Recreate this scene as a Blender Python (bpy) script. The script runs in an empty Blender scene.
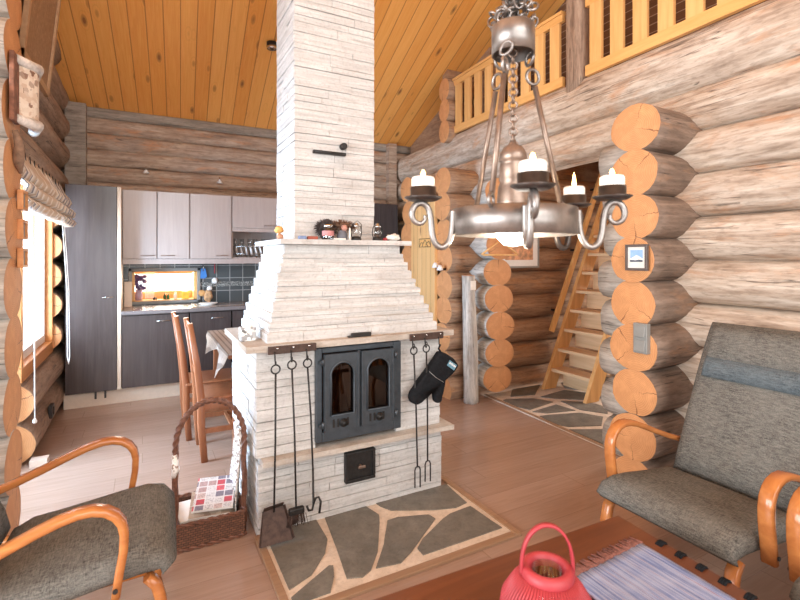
import bpy, bmesh, math, random
from mathutils import Vector, Matrix, noise
R = random.Random(7)
S = bpy.context.scene
COL = S.collection
PI = math.pi

# ------------------------------------------------------------------ materials
class NT:
    def __init__(s, name):
        s.m = bpy.data.materials.new(name); s.m.use_nodes = True
        s.t = s.m.node_tree; s.t.nodes.clear()
        s.out = s.t.nodes.new('ShaderNodeOutputMaterial')
        s.b = s.t.nodes.new('ShaderNodeBsdfPrincipled')
        s.t.links.new(s.b.outputs[0], s.out.inputs[0])
    def n(s, typ, **kw):
        nd = s.t.nodes.new('ShaderNode' + typ)
        for k, v in kw.items():
            if k in nd.inputs.keys() if isinstance(k, str) else False: s.set(nd, k, v)
            else: setattr(nd, k, v)
        return nd
    def set(s, nd, k, v):
        if hasattr(v, 'is_linked') or isinstance(v, bpy.types.NodeSocket): s.t.links.new(v, nd.inputs[k])
        else: nd.inputs[k].default_value = v
    def coord(s, kind='Object', scale=(1, 1, 1), rot=(0, 0, 0)):
        tc = s.t.nodes.new('ShaderNodeTexCoord'); mp = s.t.nodes.new('ShaderNodeMapping')
        mp.inputs['Scale'].default_value = scale; mp.inputs['Rotation'].default_value = rot
        s.t.links.new(tc.outputs[kind], mp.inputs[0]); return mp.outputs[0]
    def noise(s, vec, scale=1, detail=4, rough=.6, dist=0):
        nd = s.t.nodes.new('ShaderNodeTexNoise')
        s.t.links.new(vec, nd.inputs['Vector'])
        nd.inputs['Scale'].default_value = scale; nd.inputs['Detail'].default_value = detail
        nd.inputs['Roughness'].default_value = rough; nd.inputs['Distortion'].default_value = dist
        return nd.outputs[0]
    def ramp(s, fac, stops):
        nd = s.t.nodes.new('ShaderNodeValToRGB'); e = nd.color_ramp.elements
        while len(e) < len(stops): e.new(.5)
        for i, (p, c) in enumerate(stops):
            e[i].position = p; e[i].color = (*c, 1) if len(c) == 3 else c
        s.t.links.new(fac, nd.inputs[0]); return nd.outputs[0]
    def math(s, op, a, b=0.0, c=None):
        nd = s.t.nodes.new('ShaderNodeMath'); nd.operation = op
        s.set(nd, 0, a); s.set(nd, 1, b)
        if c is not None: s.set(nd, 2, c)
        return nd.outputs[0]
    def mix(s, fac, a, b, mode='MIX'):
        nd = s.t.nodes.new('ShaderNodeMix'); nd.data_type = 'RGBA'; nd.blend_type = mode
        s.set(nd, 0, fac)
        for i, v in ((6, a), (7, b)):
            if isinstance(v, bpy.types.NodeSocket): s.t.links.new(v, nd.inputs[i])
            else: nd.inputs[i].default_value = (*v, 1) if len(v) == 3 else v
        return nd.outputs[2]
    def sep(s, vec):
        nd = s.t.nodes.new('ShaderNodeSeparateXYZ'); s.t.links.new(vec, nd.inputs[0]); return nd.outputs
    def comb(s, x, y, z):
        nd = s.t.nodes.new('ShaderNodeCombineXYZ')
        s.set(nd, 0, x); s.set(nd, 1, y); s.set(nd, 2, z); return nd.outputs[0]
    def bump(s, h, strength=.3, dist=.01):
        nd = s.t.nodes.new('ShaderNodeBump'); nd.inputs['Strength'].default_value = strength
        nd.inputs['Distance'].default_value = dist; s.t.links.new(h, nd.inputs['Height'])
        s.t.links.new(nd.outputs[0], s.b.inputs['Normal'])
    def fin(s, col, rough=.6, metal=0, spec=None):
        s.set(s.b, 'Base Color', col if isinstance(col, bpy.types.NodeSocket) else (*col, 1))
        s.set(s.b, 'Roughness', rough); s.b.inputs['Metallic'].default_value = metal
        if spec is not None: s.b.inputs['Specular IOR Level'].default_value = spec
        return s.m

def plain(name, col, rough=.5, metal=0, var=.12, scale=30, bump=0, spec=None):
    t = NT(name); v = t.coord()
    f = t.noise(v, scale, 3)
    c = t.ramp(f, [(.3, [x * (1 - var) for x in col]), (.7, [min(1, x * (1 + var)) for x in col])])
    if bump: t.bump(f, bump, .004)
    return t.fin(c, rough, metal, spec)

def log_side(name, dark, mid, light, accent, acc=.45, rough=.75):
    t = NT(name)
    uv = t.coord('UV', (1.2, 10, 1)); uv2 = t.coord('UV', (.9, 2.6, 1)); uv3 = t.coord('UV', (.7, 24, 1)); uv4 = t.coord('UV', (9, 30, 1))
    f = t.noise(uv, 2.0, 7, .65, .4)
    c = t.ramp(f, [(.24, dark), (.46, mid), (.7, light)])
    b = t.noise(uv2, 2.2, 5, .65, .6)
    c = t.mix(t.ramp(b, [(.5 + (1 - acc) * .12, (0, 0, 0)), (.66 + (1 - acc) * .12, (.85, .85, .85))]), c, accent)
    g = t.noise(uv4, 1.5, 3, .6)
    c = t.mix(t.ramp(g, [(.35, (.35, .35, .35)), (.5, (0, 0, 0))]), c, dark)
    k = t.noise(uv3, 1.1, 2, .4)
    kr = t.ramp(k, [(.488, (0, 0, 0)), (.5, (1, 1, 1)), (.512, (0, 0, 0))])
    b2 = t.noise(uv2, 1.1, 2)
    kk = t.math('MULTIPLY', kr, t.math('GREATER_THAN', b2, .54))
    c = t.mix(t.math('MULTIPLY', kk, .75), c, [x * .25 for x in dark])
    h = t.math('SUBTRACT', f, kk); t.bump(h, .5, .012)
    return t.fin(c, rough)

def end_grain(name, a, b, dark):
    t = NT(name); uv = t.coord('UV')
    x, y, z = t.sep(uv)
    n = t.noise(uv, 9, 3)
    d = t.math('SQRT', t.math('ADD', t.math('MULTIPLY', x, x), t.math('MULTIPLY', y, y)))
    w = t.math('SINE', t.math('MULTIPLY', t.math('ADD', d, t.math('MULTIPLY', n, .03)), 620))
    c = t.mix(t.math('MULTIPLY_ADD', w, .28, .5), a, b)
    big = t.noise(uv, 14, 4)
    c = t.mix(t.ramp(big, [(.45, (0, 0, 0)), (.75, (.6, .6, .6))]), c, [min(1, v * 1.15) for v in b])
    # radial drying cracks
    n2 = t.math('MULTIPLY', t.math('SUBTRACT', t.noise(uv, 25, 2), .5), .03)
    xx = t.math('ABSOLUTE', t.math('ADD', x, n2))
    cr = t.math('MULTIPLY', t.math('LESS_THAN', xx, t.math('MULTIPLY', t.math('MULTIPLY', y, -1), .022)), t.math('LESS_THAN', y, -.01))
    yy = t.math('ABSOLUTE', t.math('ADD', y, n2))
    cr2 = t.math('MULTIPLY', t.math('LESS_THAN', yy, t.math('MULTIPLY', x, .014)), t.math('GREATER_THAN', x, .04))
    c = t.mix(t.math('MULTIPLY', t.math('MAXIMUM', cr, cr2), .85), c, dark)
    c = t.mix(t.ramp(d, [(.14, (0, 0, 0)), (.19, (.4, .4, .4))]), c, dark)
    t.bump(w, .08, .002)
    return t.fin(c, .65)

def boards(name, a, b, dark, width, across=0, along=1, rot=0, groove=.03, knots=True, rough=.45, seglen=None, gain=.5, kn=(.22, .08, .03)):
    t = NT(name); v = t.coord('Object', (1, 1, 1), (0, 0, rot))
    p = t.sep(v)
    q = t.math('DIVIDE', p[across], width)
    i = t.math('FLOOR', q); fr = t.math('FRACT', q)
    wn = t.t.nodes.new('ShaderNodeTexWhiteNoise'); wn.noise_dimensions = '1D'; t.t.links.new(i, wn.inputs['W'])
    ln = t.math('ADD', p[along], t.math('MULTIPLY', wn.outputs[0], 7.3))
    if seglen:
        sg = t.math('FLOOR', t.math('DIVIDE', ln, seglen))
        sf = t.math('FRACT', t.math('DIVIDE', ln, seglen))
        w2 = t.t.nodes.new('ShaderNodeTexWhiteNoise'); w2.noise_dimensions = '2D'
        t.t.links.new(t.comb(i, sg, 0), w2.inputs['Vector']); rnd = w2.outputs[0]
    else: rnd = wn.outputs[0]
    gv = t.comb(t.math('MULTIPLY', q, 3.2), t.math('MULTIPLY', ln, 1.1), t.math('MULTIPLY', rnd, 20))
    g = t.noise(gv, 2.2, 6, .6, 1.2)
    c = t.ramp(g, [(.3, a), (.7, b)])
    c = t.mix(gain, c, t.ramp(rnd, [(0, a), (1, b)]))
    h = g
    if knots:
        kv = t.comb(q, t.math('MULTIPLY', ln, 2.6), 0)
        vo = t.t.nodes.new('ShaderNodeTexVoronoi'); vo.inputs['Scale'].default_value = 1.0
        t.t.links.new(kv, vo.inputs['Vector'])
        kf = t.ramp(vo.outputs[0], [(.05, (1, 1, 1)), (.09, (.6, .6, .6)), (.19, (0, 0, 0))])
        c = t.mix(kf, c, kn)
        rr = t.math('MULTIPLY', t.math('SINE', t.math('MULTIPLY', vo.outputs[0], 55)), t.ramp(vo.outputs[0], [(.08, (.35,) * 3), (.4, (0, 0, 0))]))
        c = t.mix(t.math('MAXIMUM', rr, 0), c, [x * .7 for x in a])
    e = t.math('MINIMUM', fr, t.math('SUBTRACT', 1, fr))
    gm = t.math('LESS_THAN', e, groove)
    if seglen: gm = t.math('MAXIMUM', gm, t.math('LESS_THAN', t.math('MULTIPLY', sf, seglen), .004))
    c = t.mix(t.math('MULTIPLY', gm, .8), c, dark)
    t.bump(t.math('SUBTRACT', t.math('MULTIPLY', h, .15), gm), .5, .004)
    return t.fin(c, rough)

def wood(name, a, b, axis=0, rough=.4, scale=1.0, spec=None):
    t = NT(name); sc = [22 * scale] * 3; sc[axis] = 1.6 * scale
    f = t.noise(t.coord('Object', sc), 1.2, 5, .6, .6)
    c = t.ramp(f, [(.3, a), (.7, b)])
    t.bump(f, .06, .003); return t.fin(c, rough, 0, spec)

def stone_mat(name, a, b, c3, sc=(3, 3, 16), rough=.85, bump=.6):
    t = NT(name); v = t.coord('Object', sc); v2 = t.coord('Object', (1, 1, 1))
    f = t.noise(v, 1.6, 7, .7, .3); g = t.noise(v2, 55, 4, .7); l = t.noise(v2, 2.3, 3, .6)
    c = t.ramp(f, [(.28, a), (.5, b), (.7, c3)])
    c = t.mix(t.ramp(l, [(.45, (0, 0, 0)), (.75, (.5, .5, .5))]), c, a)
    c = t.mix(t.ramp(g, [(.3, (.35, .35, .35)), (.5, (0, 0, 0))]), c, [x * .6 for x in a])
    t.bump(t.math('ADD', t.math('MULTIPLY', f, 1.2), t.math('MULTIPLY', g, .5)), bump, .012)
    return t.fin(c, rough)

def fabric(name, a, b, sc=260, rough=.95):
    t = NT(name)
    f1 = t.noise(t.coord('Object', (sc * .12, sc, sc)), 1, 3, .7); f2 = t.noise(t.coord('Object', (sc, sc * .12, sc * .5)), 1, 3, .7)
    f = t.math('MULTIPLY', t.math('ADD', f1, f2), .5)
    l = t.noise(t.coord(), 7, 2)
    c = t.ramp(f, [(.38, a), (.6, b)])
    c = t.mix(t.ramp(l, [(.4, (0, 0, 0)), (.7, (.3, .3, .3))]), c, [x * 1.1 for x in b])
    t.bump(f, .5, .003); return t.fin(c, rough, 0, .1)

def emit(name, col, st):
    m = bpy.data.materials.new(name); m.use_nodes = True; t = m.node_tree; t.nodes.clear()
    o = t.nodes.new('ShaderNodeOutputMaterial'); e = t.nodes.new('ShaderNodeEmission')
    e.inputs[0].default_value = (*col, 1); e.inputs[1].default_value = st; t.links.new(e.outputs[0], o.inputs[0]); return m

def pane(name, tint=(1, 1, 1), gl=.08):
    m = bpy.data.materials.new(name); m.use_nodes = True; t = m.node_tree; t.nodes.clear()
    o = t.nodes.new('ShaderNodeOutputMaterial'); mx = t.nodes.new('ShaderNodeMixShader'); mx.inputs[0].default_value = gl
    a = t.nodes.new('ShaderNodeBsdfTransparent'); a.inputs[0].default_value = (*tint, 1)
    b = t.nodes.new('ShaderNodeBsdfGlossy'); b.inputs['Roughness'].default_value = .03
    t.links.new(a.outputs[0], mx.inputs[1]); t.links.new(b.outputs[0], mx.inputs[2]); t.links.new(mx.outputs[0], o.inputs[0]); return m

M = {}
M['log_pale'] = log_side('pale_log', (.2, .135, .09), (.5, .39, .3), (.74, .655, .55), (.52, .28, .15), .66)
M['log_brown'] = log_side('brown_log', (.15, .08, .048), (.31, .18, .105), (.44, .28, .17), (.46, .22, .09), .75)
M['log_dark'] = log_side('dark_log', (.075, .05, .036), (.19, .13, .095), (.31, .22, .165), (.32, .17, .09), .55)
M['log_grey'] = log_side('grey_bark', (.2, .17, .14), (.46, .42, .37), (.68, .64, .58), (.5, .4, .3), .3)
M['log_tan'] = log_side('tan_log', (.12, .075, .05), (.3, .2, .14), (.44, .32, .23), (.38, .22, .13), .6)
M['timber'] = log_side('weathered_timber', (.15, .1, .072), (.38, .275, .205), (.56, .45, .35), (.54, .24, .1), .6)
M['timber_grey'] = log_side('grey_timber', (.13, .11, .09), (.29, .25, .21), (.43, .38, .32), (.3, .24, .19), .3)
M['end'] = end_grain('log_end', (.5, .21, .078), (.68, .34, .145), (.2, .07, .025))
M['ceil'] = boards('ceiling_pine', (.78, .3, .055), (.95, .49, .14), (.4, .13, .03), .14, 0, 1, .06, .03, True, .38)
M['pine_v'] = boards('pine_boards', (.66, .38, .15), (.82, .54, .26), (.3, .13, .04), .09, 1, 2, 0, .03, True, .45)
M['pine_x'] = boards('pine_loft', (.6, .3, .1), (.74, .42, .17), (.25, .1, .03), .12, 1, 0, 0, .03, True, .45)
M['floor'] = boards('laminate', (.3, .19, .135), (.39, .26, .195), (.24, .15, .1), .19, 1, 0, 0, .006, False, .24, 1.3, .35)
M['shade_boards'] = boards('shaded_loft_boards', (.1, .045, .022), (.17, .08, .04), (.4, .3, .22), .07, 2, 1, .5, .05, False, .5)  # brown darkened to paint the shade inside the loft
M['pine'] = wood('pine', (.68, .36, .12), (.84, .5, .2), 2, .42)
M['pine_y'] = wood('pine_rail', (.7, .36, .11), (.84, .48, .18), 1, .42)
M['stair'] = wood('stair_pine', (.6, .3, .1), (.78, .44, .17), 2, .42)
M['tread'] = wood('tread_pine', (.6, .36, .18), (.76, .5, .28), 1, .45)
M['casing'] = wood('casing_pine', (.5, .2, .06), (.64, .3, .1), 1, .45)
M['birch'] = wood('bent_birch', (.38, .125, .035), (.52, .2, .06), 0, .2)
M['cherry'] = wood('chair_wood', (.25, .085, .036), (.35, .13, .055), 2, .3)
M['table'] = wood('table_wood', (.1, .03, .012), (.16, .05, .02), 0, .28)
M['oak'] = wood('oak_trim', (.26, .15, .085), (.36, .215, .125), 0, .4)
M['slate'] = stone_mat('limewashed_slate', (.42, .405, .385), (.6, .585, .565), (.75, .74, .72), (1.6, 1.6, 24))
M['ledge'] = stone_mat('ledge_slate', (.36, .3, .24), (.5, .44, .38), (.62, .57, .51), (4, 4, 20))
M['flag'] = stone_mat('flagstone', (.1, .09, .075), (.165, .15, .125), (.23, .21, .175), (6, 6, 6), .55, .25)
M['grout'] = stone_mat('grout', (.52, .41, .31), (.64, .52, .41), (.74, .63, .52), (8, 8, 8), .9, .3)
M['iron'] = plain('cast_iron', (.075, .09, .105), .42, .6, .15, 25)
M['black_iron'] = plain('black_iron', (.03, .028, .027), .5, .5, .3, 40)
M['rust_iron'] = plain('rusted_iron', (.075, .045, .035), .65, .3, .35, 40)
M['forged'] = plain('forged_iron', (.3, .27, .25), .38, .85, .25, 20)
M['forged_dark'] = plain('dark_forged_iron', (.1, .085, .078), .4, .8, .3, 25)
M['rod'] = plain('brown_iron', (.26, .19, .15), .4, .7, .3, 25)
M['steel'] = plain('steel', (.6, .6, .6), .25, 1, .05)
M['dark_cab'] = wood('dark_laminate', (.055, .043, .042), (.085, .068, .066), 2, .26)
M['light_cab'] = wood('taupe_laminate', (.40, .335, .31), (.46, .39, .365), 2, .32)
M['cream'] = plain('cream_laminate', (.68, .57, .46), .4, 0, .04)
M['panel'] = plain('panel_laminate', (.6, .44, .34), .4, 0, .05)
M['counter'] = plain('grey_worktop', (.2, .18, .18), .22, 0, .25, 120)
M['white'] = plain('white_paint', (.85, .84, .82), .4, 0, .03)
M['wax'] = plain('white_wax', (.9, .87, .8), .5, 0, .02)
M['fabric'] = fabric('grey_tweed', (.055, .053, .048), (.2, .19, .168))
M['blue_fabric'] = fabric('blue_grey_tweed', (.05, .064, .072), (.145, .17, .182))
M['black_cloth'] = plain('black_cloth', (.011, .012, .014), .9, 0, .3, 60, .3, .15)
M['cord'] = plain('white_cord', (.85, .82, .78), .7, 0, .05)
M['red'] = plain('coral_paint', (.38, .036, .046), .5, 0, .12, 20)
M['glass'] = pane('clear_glass'); M['dglass'] = pane('lantern_glass', (.9, .92, .93), .12)
M['plastic_grey'] = plain('grey_plastic', (.25, .25, .235), .4, 0, .05)
M['dark_frame'] = plain('dark_frame_wood', (.11, .085, .075), .35)
M['black_plastic'] = plain('black_plastic', (.025, .022, .02), .4)
M['paper'] = plain('paper', (.8, .77, .72), .6, 0, .06, 15)
M['flame'] = emit('candle_flame', (1, .62, .2), 18)
M['bulb'] = emit('lamp_bulb', (1, .93, .82), 9)
M['firebox'] = plain('sooty_firebrick', (.09, .04, .022), .9, 0, .5, 9)
M['fglass'] = pane('fire_glass', (.55, .5, .48), .07)
M['birchbark'] = plain('birch_bark', (.62, .56, .5), .6, 0, .3, 30)
def mk_wicker():
    t = NT('brown_wicker'); w = t.t.nodes.new('ShaderNodeTexBrick')
    t.t.links.new(t.coord('UV', (1, 1, 1)), w.inputs['Vector'])
    w.inputs['Scale'].default_value = 14; w.inputs['Color1'].default_value = (.17, .07, .035, 1); w.inputs['Color2'].default_value = (.1, .04, .022, 1)
    w.inputs['Mortar'].default_value = (.03, .012, .007, 1); w.inputs['Mortar Size'].default_value = .02; w.inputs['Brick Width'].default_value = .3; w.inputs['Row Height'].default_value = .16
    return t.fin(w.outputs[0], .5)
M['wicker'] = mk_wicker()
M['wicker_round'] = plain('wicker_cane', (.14, .055, .03), .5, 0, .4, 60, .3)
def mk_tiles():
    t = NT('dark_wall_tiles'); v = t.coord('Object', (1, 1, 1), (PI / 2, 0, 0))
    w = t.t.nodes.new('ShaderNodeTexBrick'); w.offset = 0
    t.t.links.new(v, w.inputs['Vector']); w.inputs['Scale'].default_value = 1
    w.inputs['Brick Width'].default_value = .15; w.inputs['Row Height'].default_value = .15; w.inputs['Mortar Size'].default_value = .004
    w.inputs['Color1'].default_value = (.05, .058, .06, 1); w.inputs['Color2'].default_value = (.085, .095, .097, 1); w.inputs['Mortar'].default_value = (.36, .36, .35, 1)
    return t.fin(w.outputs[0], .25)
M['tiles'] = mk_tiles()
def mk_mosaic():
    t = NT('mosaic_border'); n = t.noise(t.coord('Object', (60, 60, 60)), 1, 2)
    return t.fin(t.ramp(n, [(.44, (.03, .035, .035)), (.5, (.7, .7, .65)), (.56, (.05, .055, .055))]), .3)
M['mosaic'] = mk_mosaic()
def mk_plaid(name, base, l1, l2, sx, sy, ax=(0, 1)):
    t = NT(name); p = t.sep(t.coord())
    a = t.math('FRACT', t.math('MULTIPLY', p[ax[0]], sx)); b = t.math('FRACT', t.math('MULTIPLY', p[ax[1]], sy))
    c = t.mix(t.math('MULTIPLY', t.math('LESS_THAN', a, .35), .7), base, l1)
    c = t.mix(t.math('MULTIPLY', t.math('LESS_THAN', b, .35), .7), c, l2)
    return t.fin(c, .9)
M['tablecloth'] = mk_plaid('checked_cloth', (.46, .37, .3), (.13, .085, .065), (.2, .14, .11), 24, 24, (0, 1))
def mk_blind():
    t = NT('striped_blind_fabric'); p = t.sep(t.coord('Object'))
    a = t.math('FRACT', t.math('MULTIPLY', p[1], 6.5))
    c = t.ramp(a, [(.0, (.5, .35, .24)), (.18, (.78, .68, .56)), (.3, (.8, .74, .66)), (.5, (.14, .12, .15)), (.58, (.8, .74, .66)), (.8, (.56, .42, .3))])
    t.t.nodes[-1].color_ramp.interpolation = 'LINEAR'
    return t.fin(c, .9)
M['blind'] = mk_blind()
def mk_runner():
    t = NT('blue_striped_rag_rug'); p = t.sep(t.coord('Object'))
    n = t.noise(t.comb(t.math('MULTIPLY', p[0], 150), t.math('MULTIPLY', p[1], 2.5), 0), 1, 3, .7)
    b = t.noise(t.comb(t.math('MULTIPLY', p[0], 3), t.math('MULTIPLY', p[1], 10), 0), 1, 2)
    c = t.ramp(n, [(.3, (.06, .09, .24)), (.45, (.17, .23, .44)), (.56, (.36, .42, .6)), (.68, (.25, .11, .15))])
    c = t.mix(t.ramp(b, [(.45, (0, 0, 0)), (.65, (.35, .35, .35))]), c, (.45, .49, .64))
    t.bump(n, .6, .004); return t.fin(c, .9)
M['runner'] = mk_runner()
M['fringe'] = plain('brown_fringe', (.22, .09, .07), .9, 0, .4, 90)
def mk_print(name, cols, sc):
    t = NT(name); v = t.t.nodes.new('ShaderNodeTexVoronoi'); v.distance = 'CHEBYCHEV'; v.inputs['Scale'].default_value = sc
    t.t.links.new(t.coord(), v.inputs['Vector']); r, g, b = t.sep(v.outputs['Color'])
    return t.fin(t.ramp(r, [(i / len(cols), c) for i, c in enumerate(cols)]), .35)
M['mag'] = mk_print('magazine_print', [(.75, .72, .7), (.6, .08, .1), (.72, .68, .66), (.12, .14, .25), (.4, .35, .33), (.8, .76, .74), (.55, .5, .48), (.74, .72, .7)], 48)
def mk_grid(name, cols, cx, cy):
    t = NT(name); p = t.sep(t.coord()); a, b_ = t.math('DIVIDE', p[0], cx), t.math('DIVIDE', p[1], cy)
    wn = t.t.nodes.new('ShaderNodeTexWhiteNoise'); wn.noise_dimensions = '2D'
    t.t.links.new(t.comb(t.math('FLOOR', a), t.math('FLOOR', b_), 0), wn.inputs['Vector'])
    c = t.ramp(wn.outputs[0], [(i / len(cols), q) for i, q in enumerate(cols)]); t.t.nodes[-1].color_ramp.interpolation = 'CONSTANT'
    n = t.noise(t.coord(), 120, 2); c = t.mix(t.ramp(n, [(.5, (0, 0, 0)), (.62, (.5, .5, .5))]), c, (.12, .1, .12))
    e = t.math('MAXIMUM', t.math('LESS_THAN', t.math('FRACT', a), .12), t.math('LESS_THAN', t.math('FRACT', b_), .16))
    return t.fin(t.mix(e, c, (.66, .63, .61)), .35)
M['mag'] = mk_grid('magazine_print', [(.62, .59, .57), (.5, .06, .08), (.45, .3, .28), (.64, .6, .58), (.2, .18, .22), (.55, .42, .38), (.62, .1, .12), (.6, .58, .56)], .046, .05)
M['mag_brown'] = mk_print('brown_magazine', [(.4, .28, .2), (.6, .5, .4), (.25, .15, .1), (.5, .4, .3)], 20)
M['lace'] = mk_print('crochet_cotton', [(.85, .82, .78), (.8, .78, .74), (.88, .85, .82), (.82, .8, .76), (.84, .8, .77), (.3, .22, .17)], 110)
M['bw'] = mk_print('black_white_print', [(.85, .83, .8), (.8, .8, .78), (.06, .06, .06), (.84, .82, .8), (.3, .3, .3)], 60)
M['spotted'] = mk_print('spotted_birch_bark', [(.72, .6, .48), (.76, .66, .54), (.68, .56, .44), (.2, .09, .05), (.74, .62, .5), (.6, .45, .33)], 45)
M['tapestry'] = stone_mat('brown_tapestry', (.2, .11, .06), (.3, .17, .09), (.42, .27, .16), (20, 20, 20), .5, .1)
M['gold_frame'] = wood('frame_wood', (.36, .2, .1), (.5, .32, .18), 1, .4)

# ------------------------------------------------------------------ mesh builder
class MB:
    def __init__(s): s.b = bmesh.new(); s.uv = s.b.loops.layers.uv.new('UVMap')
    def face(s, vs, mi=0, smooth=False):
        try: f = s.b.faces.new(vs)
        except ValueError: return None
        f.material_index = mi; f.smooth = smooth; return f
    def box(s, c, sz, rot=None, mi=0, bev=0):
        v = []
        for z in (-.5, .5):
            for x, y in ((-.5, -.5), (.5, -.5), (.5, .5), (-.5, .5)):
                p = Vector((x * sz[0], y * sz[1], z * sz[2]))
                if rot is not None: p = rot @ p
                v.append(s.b.verts.new(p + Vector(c)))
        fs = [s.face([v[i] for i in q], mi) for q in ((3, 2, 1, 0), (4, 5, 6, 7), (0, 1, 5, 4), (1, 2, 6, 5), (2, 3, 7, 6), (3, 0, 4, 7))]
        dims = ((0, 1), (0, 1), (0, 2), (1, 2), (0, 2), (1, 2))
        for f, d in zip(fs, dims):
            for l, (a, b) in zip(f.loops, ((0, 0), (1, 0), (1, 1), (0, 1))): l[s.uv].uv = (a * sz[d[0]], b * sz[d[1]])
        if bev:
            es = list({e for f in fs for e in f.edges})
            r = bmesh.ops.bevel(s.b, geom=es, offset=bev, segments=2, affect='EDGES', profile=.5, material=-1)
        return s
    def bb(s, x0, x1, y0, y1, z0, z1, mi=0, bev=0): return s.box(((x0 + x1) / 2, (y0 + y1) / 2, (z0 + z1) / 2), (x1 - x0, y1 - y0, z1 - z0), None, mi, bev)
    def tube(s, pts, r, seg=8, mi=0, cap=True):
        pts = [Vector(p) for p in pts]; rs = r if isinstance(r, (list, tuple)) else [r] * len(pts)
        rings = []; ref = None
        for i, p in enumerate(pts):
            d = (pts[min(i + 1, len(pts) - 1)] - pts[max(i - 1, 0)])
            if d.length < 1e-9: d = Vector((0, 0, 1))
            d.normalize()
            if ref is None:
                ref = d.orthogonal().normalized()
            ref = (ref - d * ref.dot(d))
            if ref.length < 1e-6: ref = d.orthogonal()
            ref.normalize(); b = d.cross(ref)
            rings.append([s.b.verts.new(p + (ref * math.cos(a) + b * math.sin(a)) * rs[i]) for a in [2 * PI * k / seg for k in range(seg)]])
        for A, B in zip(rings, rings[1:]):
            for k in range(seg): s.face([A[k], A[(k + 1) % seg], B[(k + 1) % seg], B[k]], mi, True)
        if cap: s.face(rings[0][::-1], mi); s.face(rings[-1], mi)
        return s
    def cyl(s, p0, p1, r0, r1=None, seg=16, mi=0): return s.tube([p0, p1], [r0, r0 if r1 is None else r1], seg, mi)
    def lathe(s, prof, o=(0, 0, 0), seg=20, mi=0, smooth=True):
        rings = []
        for r, z in prof:
            if r < 1e-6: rings.append([s.b.verts.new((o[0], o[1], o[2] + z))])
            else: rings.append([s.b.verts.new((o[0] + r * math.cos(2 * PI * k / seg), o[1] + r * math.sin(2 * PI * k / seg), o[2] + z)) for k in range(seg)])
        for A, B in zip(rings, rings[1:]):
            for k in range(seg):
                k2 = (k + 1) % seg
                if len(A) == 1 and len(B) == 1: continue
                if len(A) == 1: s.face([A[0], B[k2], B[k]][::-1], mi, smooth)
                elif len(B) == 1: s.face([A[k], A[k2], B[0]], mi, smooth)
                else: s.face([A[k], A[k2], B[k2], B[k]], mi, smooth)
        return s
    def torus(s, c, R_, r, n=None, seg=16, sub=8, mi=0, sx=1, up=None):
        n = Vector(n or (0, 0, 1)).normalized()
        a = Vector(up) if up else n.orthogonal(); a = (a - n * a.dot(n)).normalized(); b = n.cross(a); c = Vector(c)
        pts = [c + a * math.cos(2 * PI * k / seg) * R_ * sx + b * math.sin(2 * PI * k / seg) * R_ for k in range(seg)]
        rings = []
        for k in range(seg):
            t = (pts[(k + 1) % seg] - pts[k - 1]).normalized(); o = t.cross(n)
            rings.append([s.b.verts.new(pts[k] + (o * math.cos(2 * PI * j / sub) + n * math.sin(2 * PI * j / sub)) * r) for j in range(sub)])
        for k in range(seg):
            A, B = rings[k], rings[(k + 1) % seg]
            for j in range(sub): s.face([A[j], A[(j + 1) % sub], B[(j + 1) % sub], B[j]], mi, True)
        return s
    def prism(s, poly, vec, mi=0, smooth=False):
        vec = Vector(vec); A = [s.b.verts.new(Vector(p)) for p in poly]; B = [s.b.verts.new(Vector(p) + vec) for p in poly]
        n = len(A); s.face(A[::-1], mi); s.face(B, mi)
        for k in range(n): s.face([A[k], A[(k + 1) % n], B[(k + 1) % n], B[k]], mi, smooth)
        return s
    def strip(s, path, y0, w, th, mi=0, bev=.006):
        """bent lamination: rounded rectangle section swept along an (x,z) path"""
        P = [Vector((x, 0, z)) for x, z in path]; rings = []
        for i, p in enumerate(P):
            d = (P[min(i + 1, len(P) - 1)] - P[max(i - 1, 0)]).normalized(); n = Vector((-d.z, 0, d.x))
            t = th[i] if isinstance(th, list) else th
            sec = []
            for a, b in ((-1, -1), (1, -1), (1, 1), (-1, 1)):
                for q in ((0, 1), (1, 0)) if a * b > 0 else ((1, 0), (0, 1)):
                    sec.append((a * (w / 2 - bev * q[0]), b * (t / 2 - bev * q[1])))
            rings.append([s.b.verts.new(p + Vector((0, y0 + a, 0)) + n * b) for a, b in sec])
        for A, B in zip(rings, rings[1:]):
            for k in range(8): s.face([A[k], A[(k + 1) % 8], B[(k + 1) % 8], B[k]], mi, True)
        s.face(rings[0][::-1], mi); s.face(rings[-1], mi); return s
    def cushion(s, path, th, y0, y1, mi=0, er=.04, puff=0):
        """upholstered pad: (x,z) centre line with thickness, rounded rim"""
        P = [Vector((x, 0, z)) for x, z in path]; n = len(P)
        ys = [y0, y0 + er * .12, y0 + er * .5, y0 + er] + [y0 + er + (y1 - y0 - 2 * er) * k / 6 for k in range(1, 6)] + [y1 - er, y1 - er * .5, y1 - er * .12, y1]
        fy = lambda y: math.sqrt(max(0, 1 - (1 - min(1, min(y - y0, y1 - y) / er)) ** 2)) * .8 + .2
        L = [0]
        for a, b in zip(P, P[1:]): L.append(L[-1] + (b - a).length)
        tot = L[-1]; fl = lambda l: math.sqrt(max(0, 1 - (1 - min(1, min(l, tot - l) / er)) ** 2)) * .8 + .2
        loops = []
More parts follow.
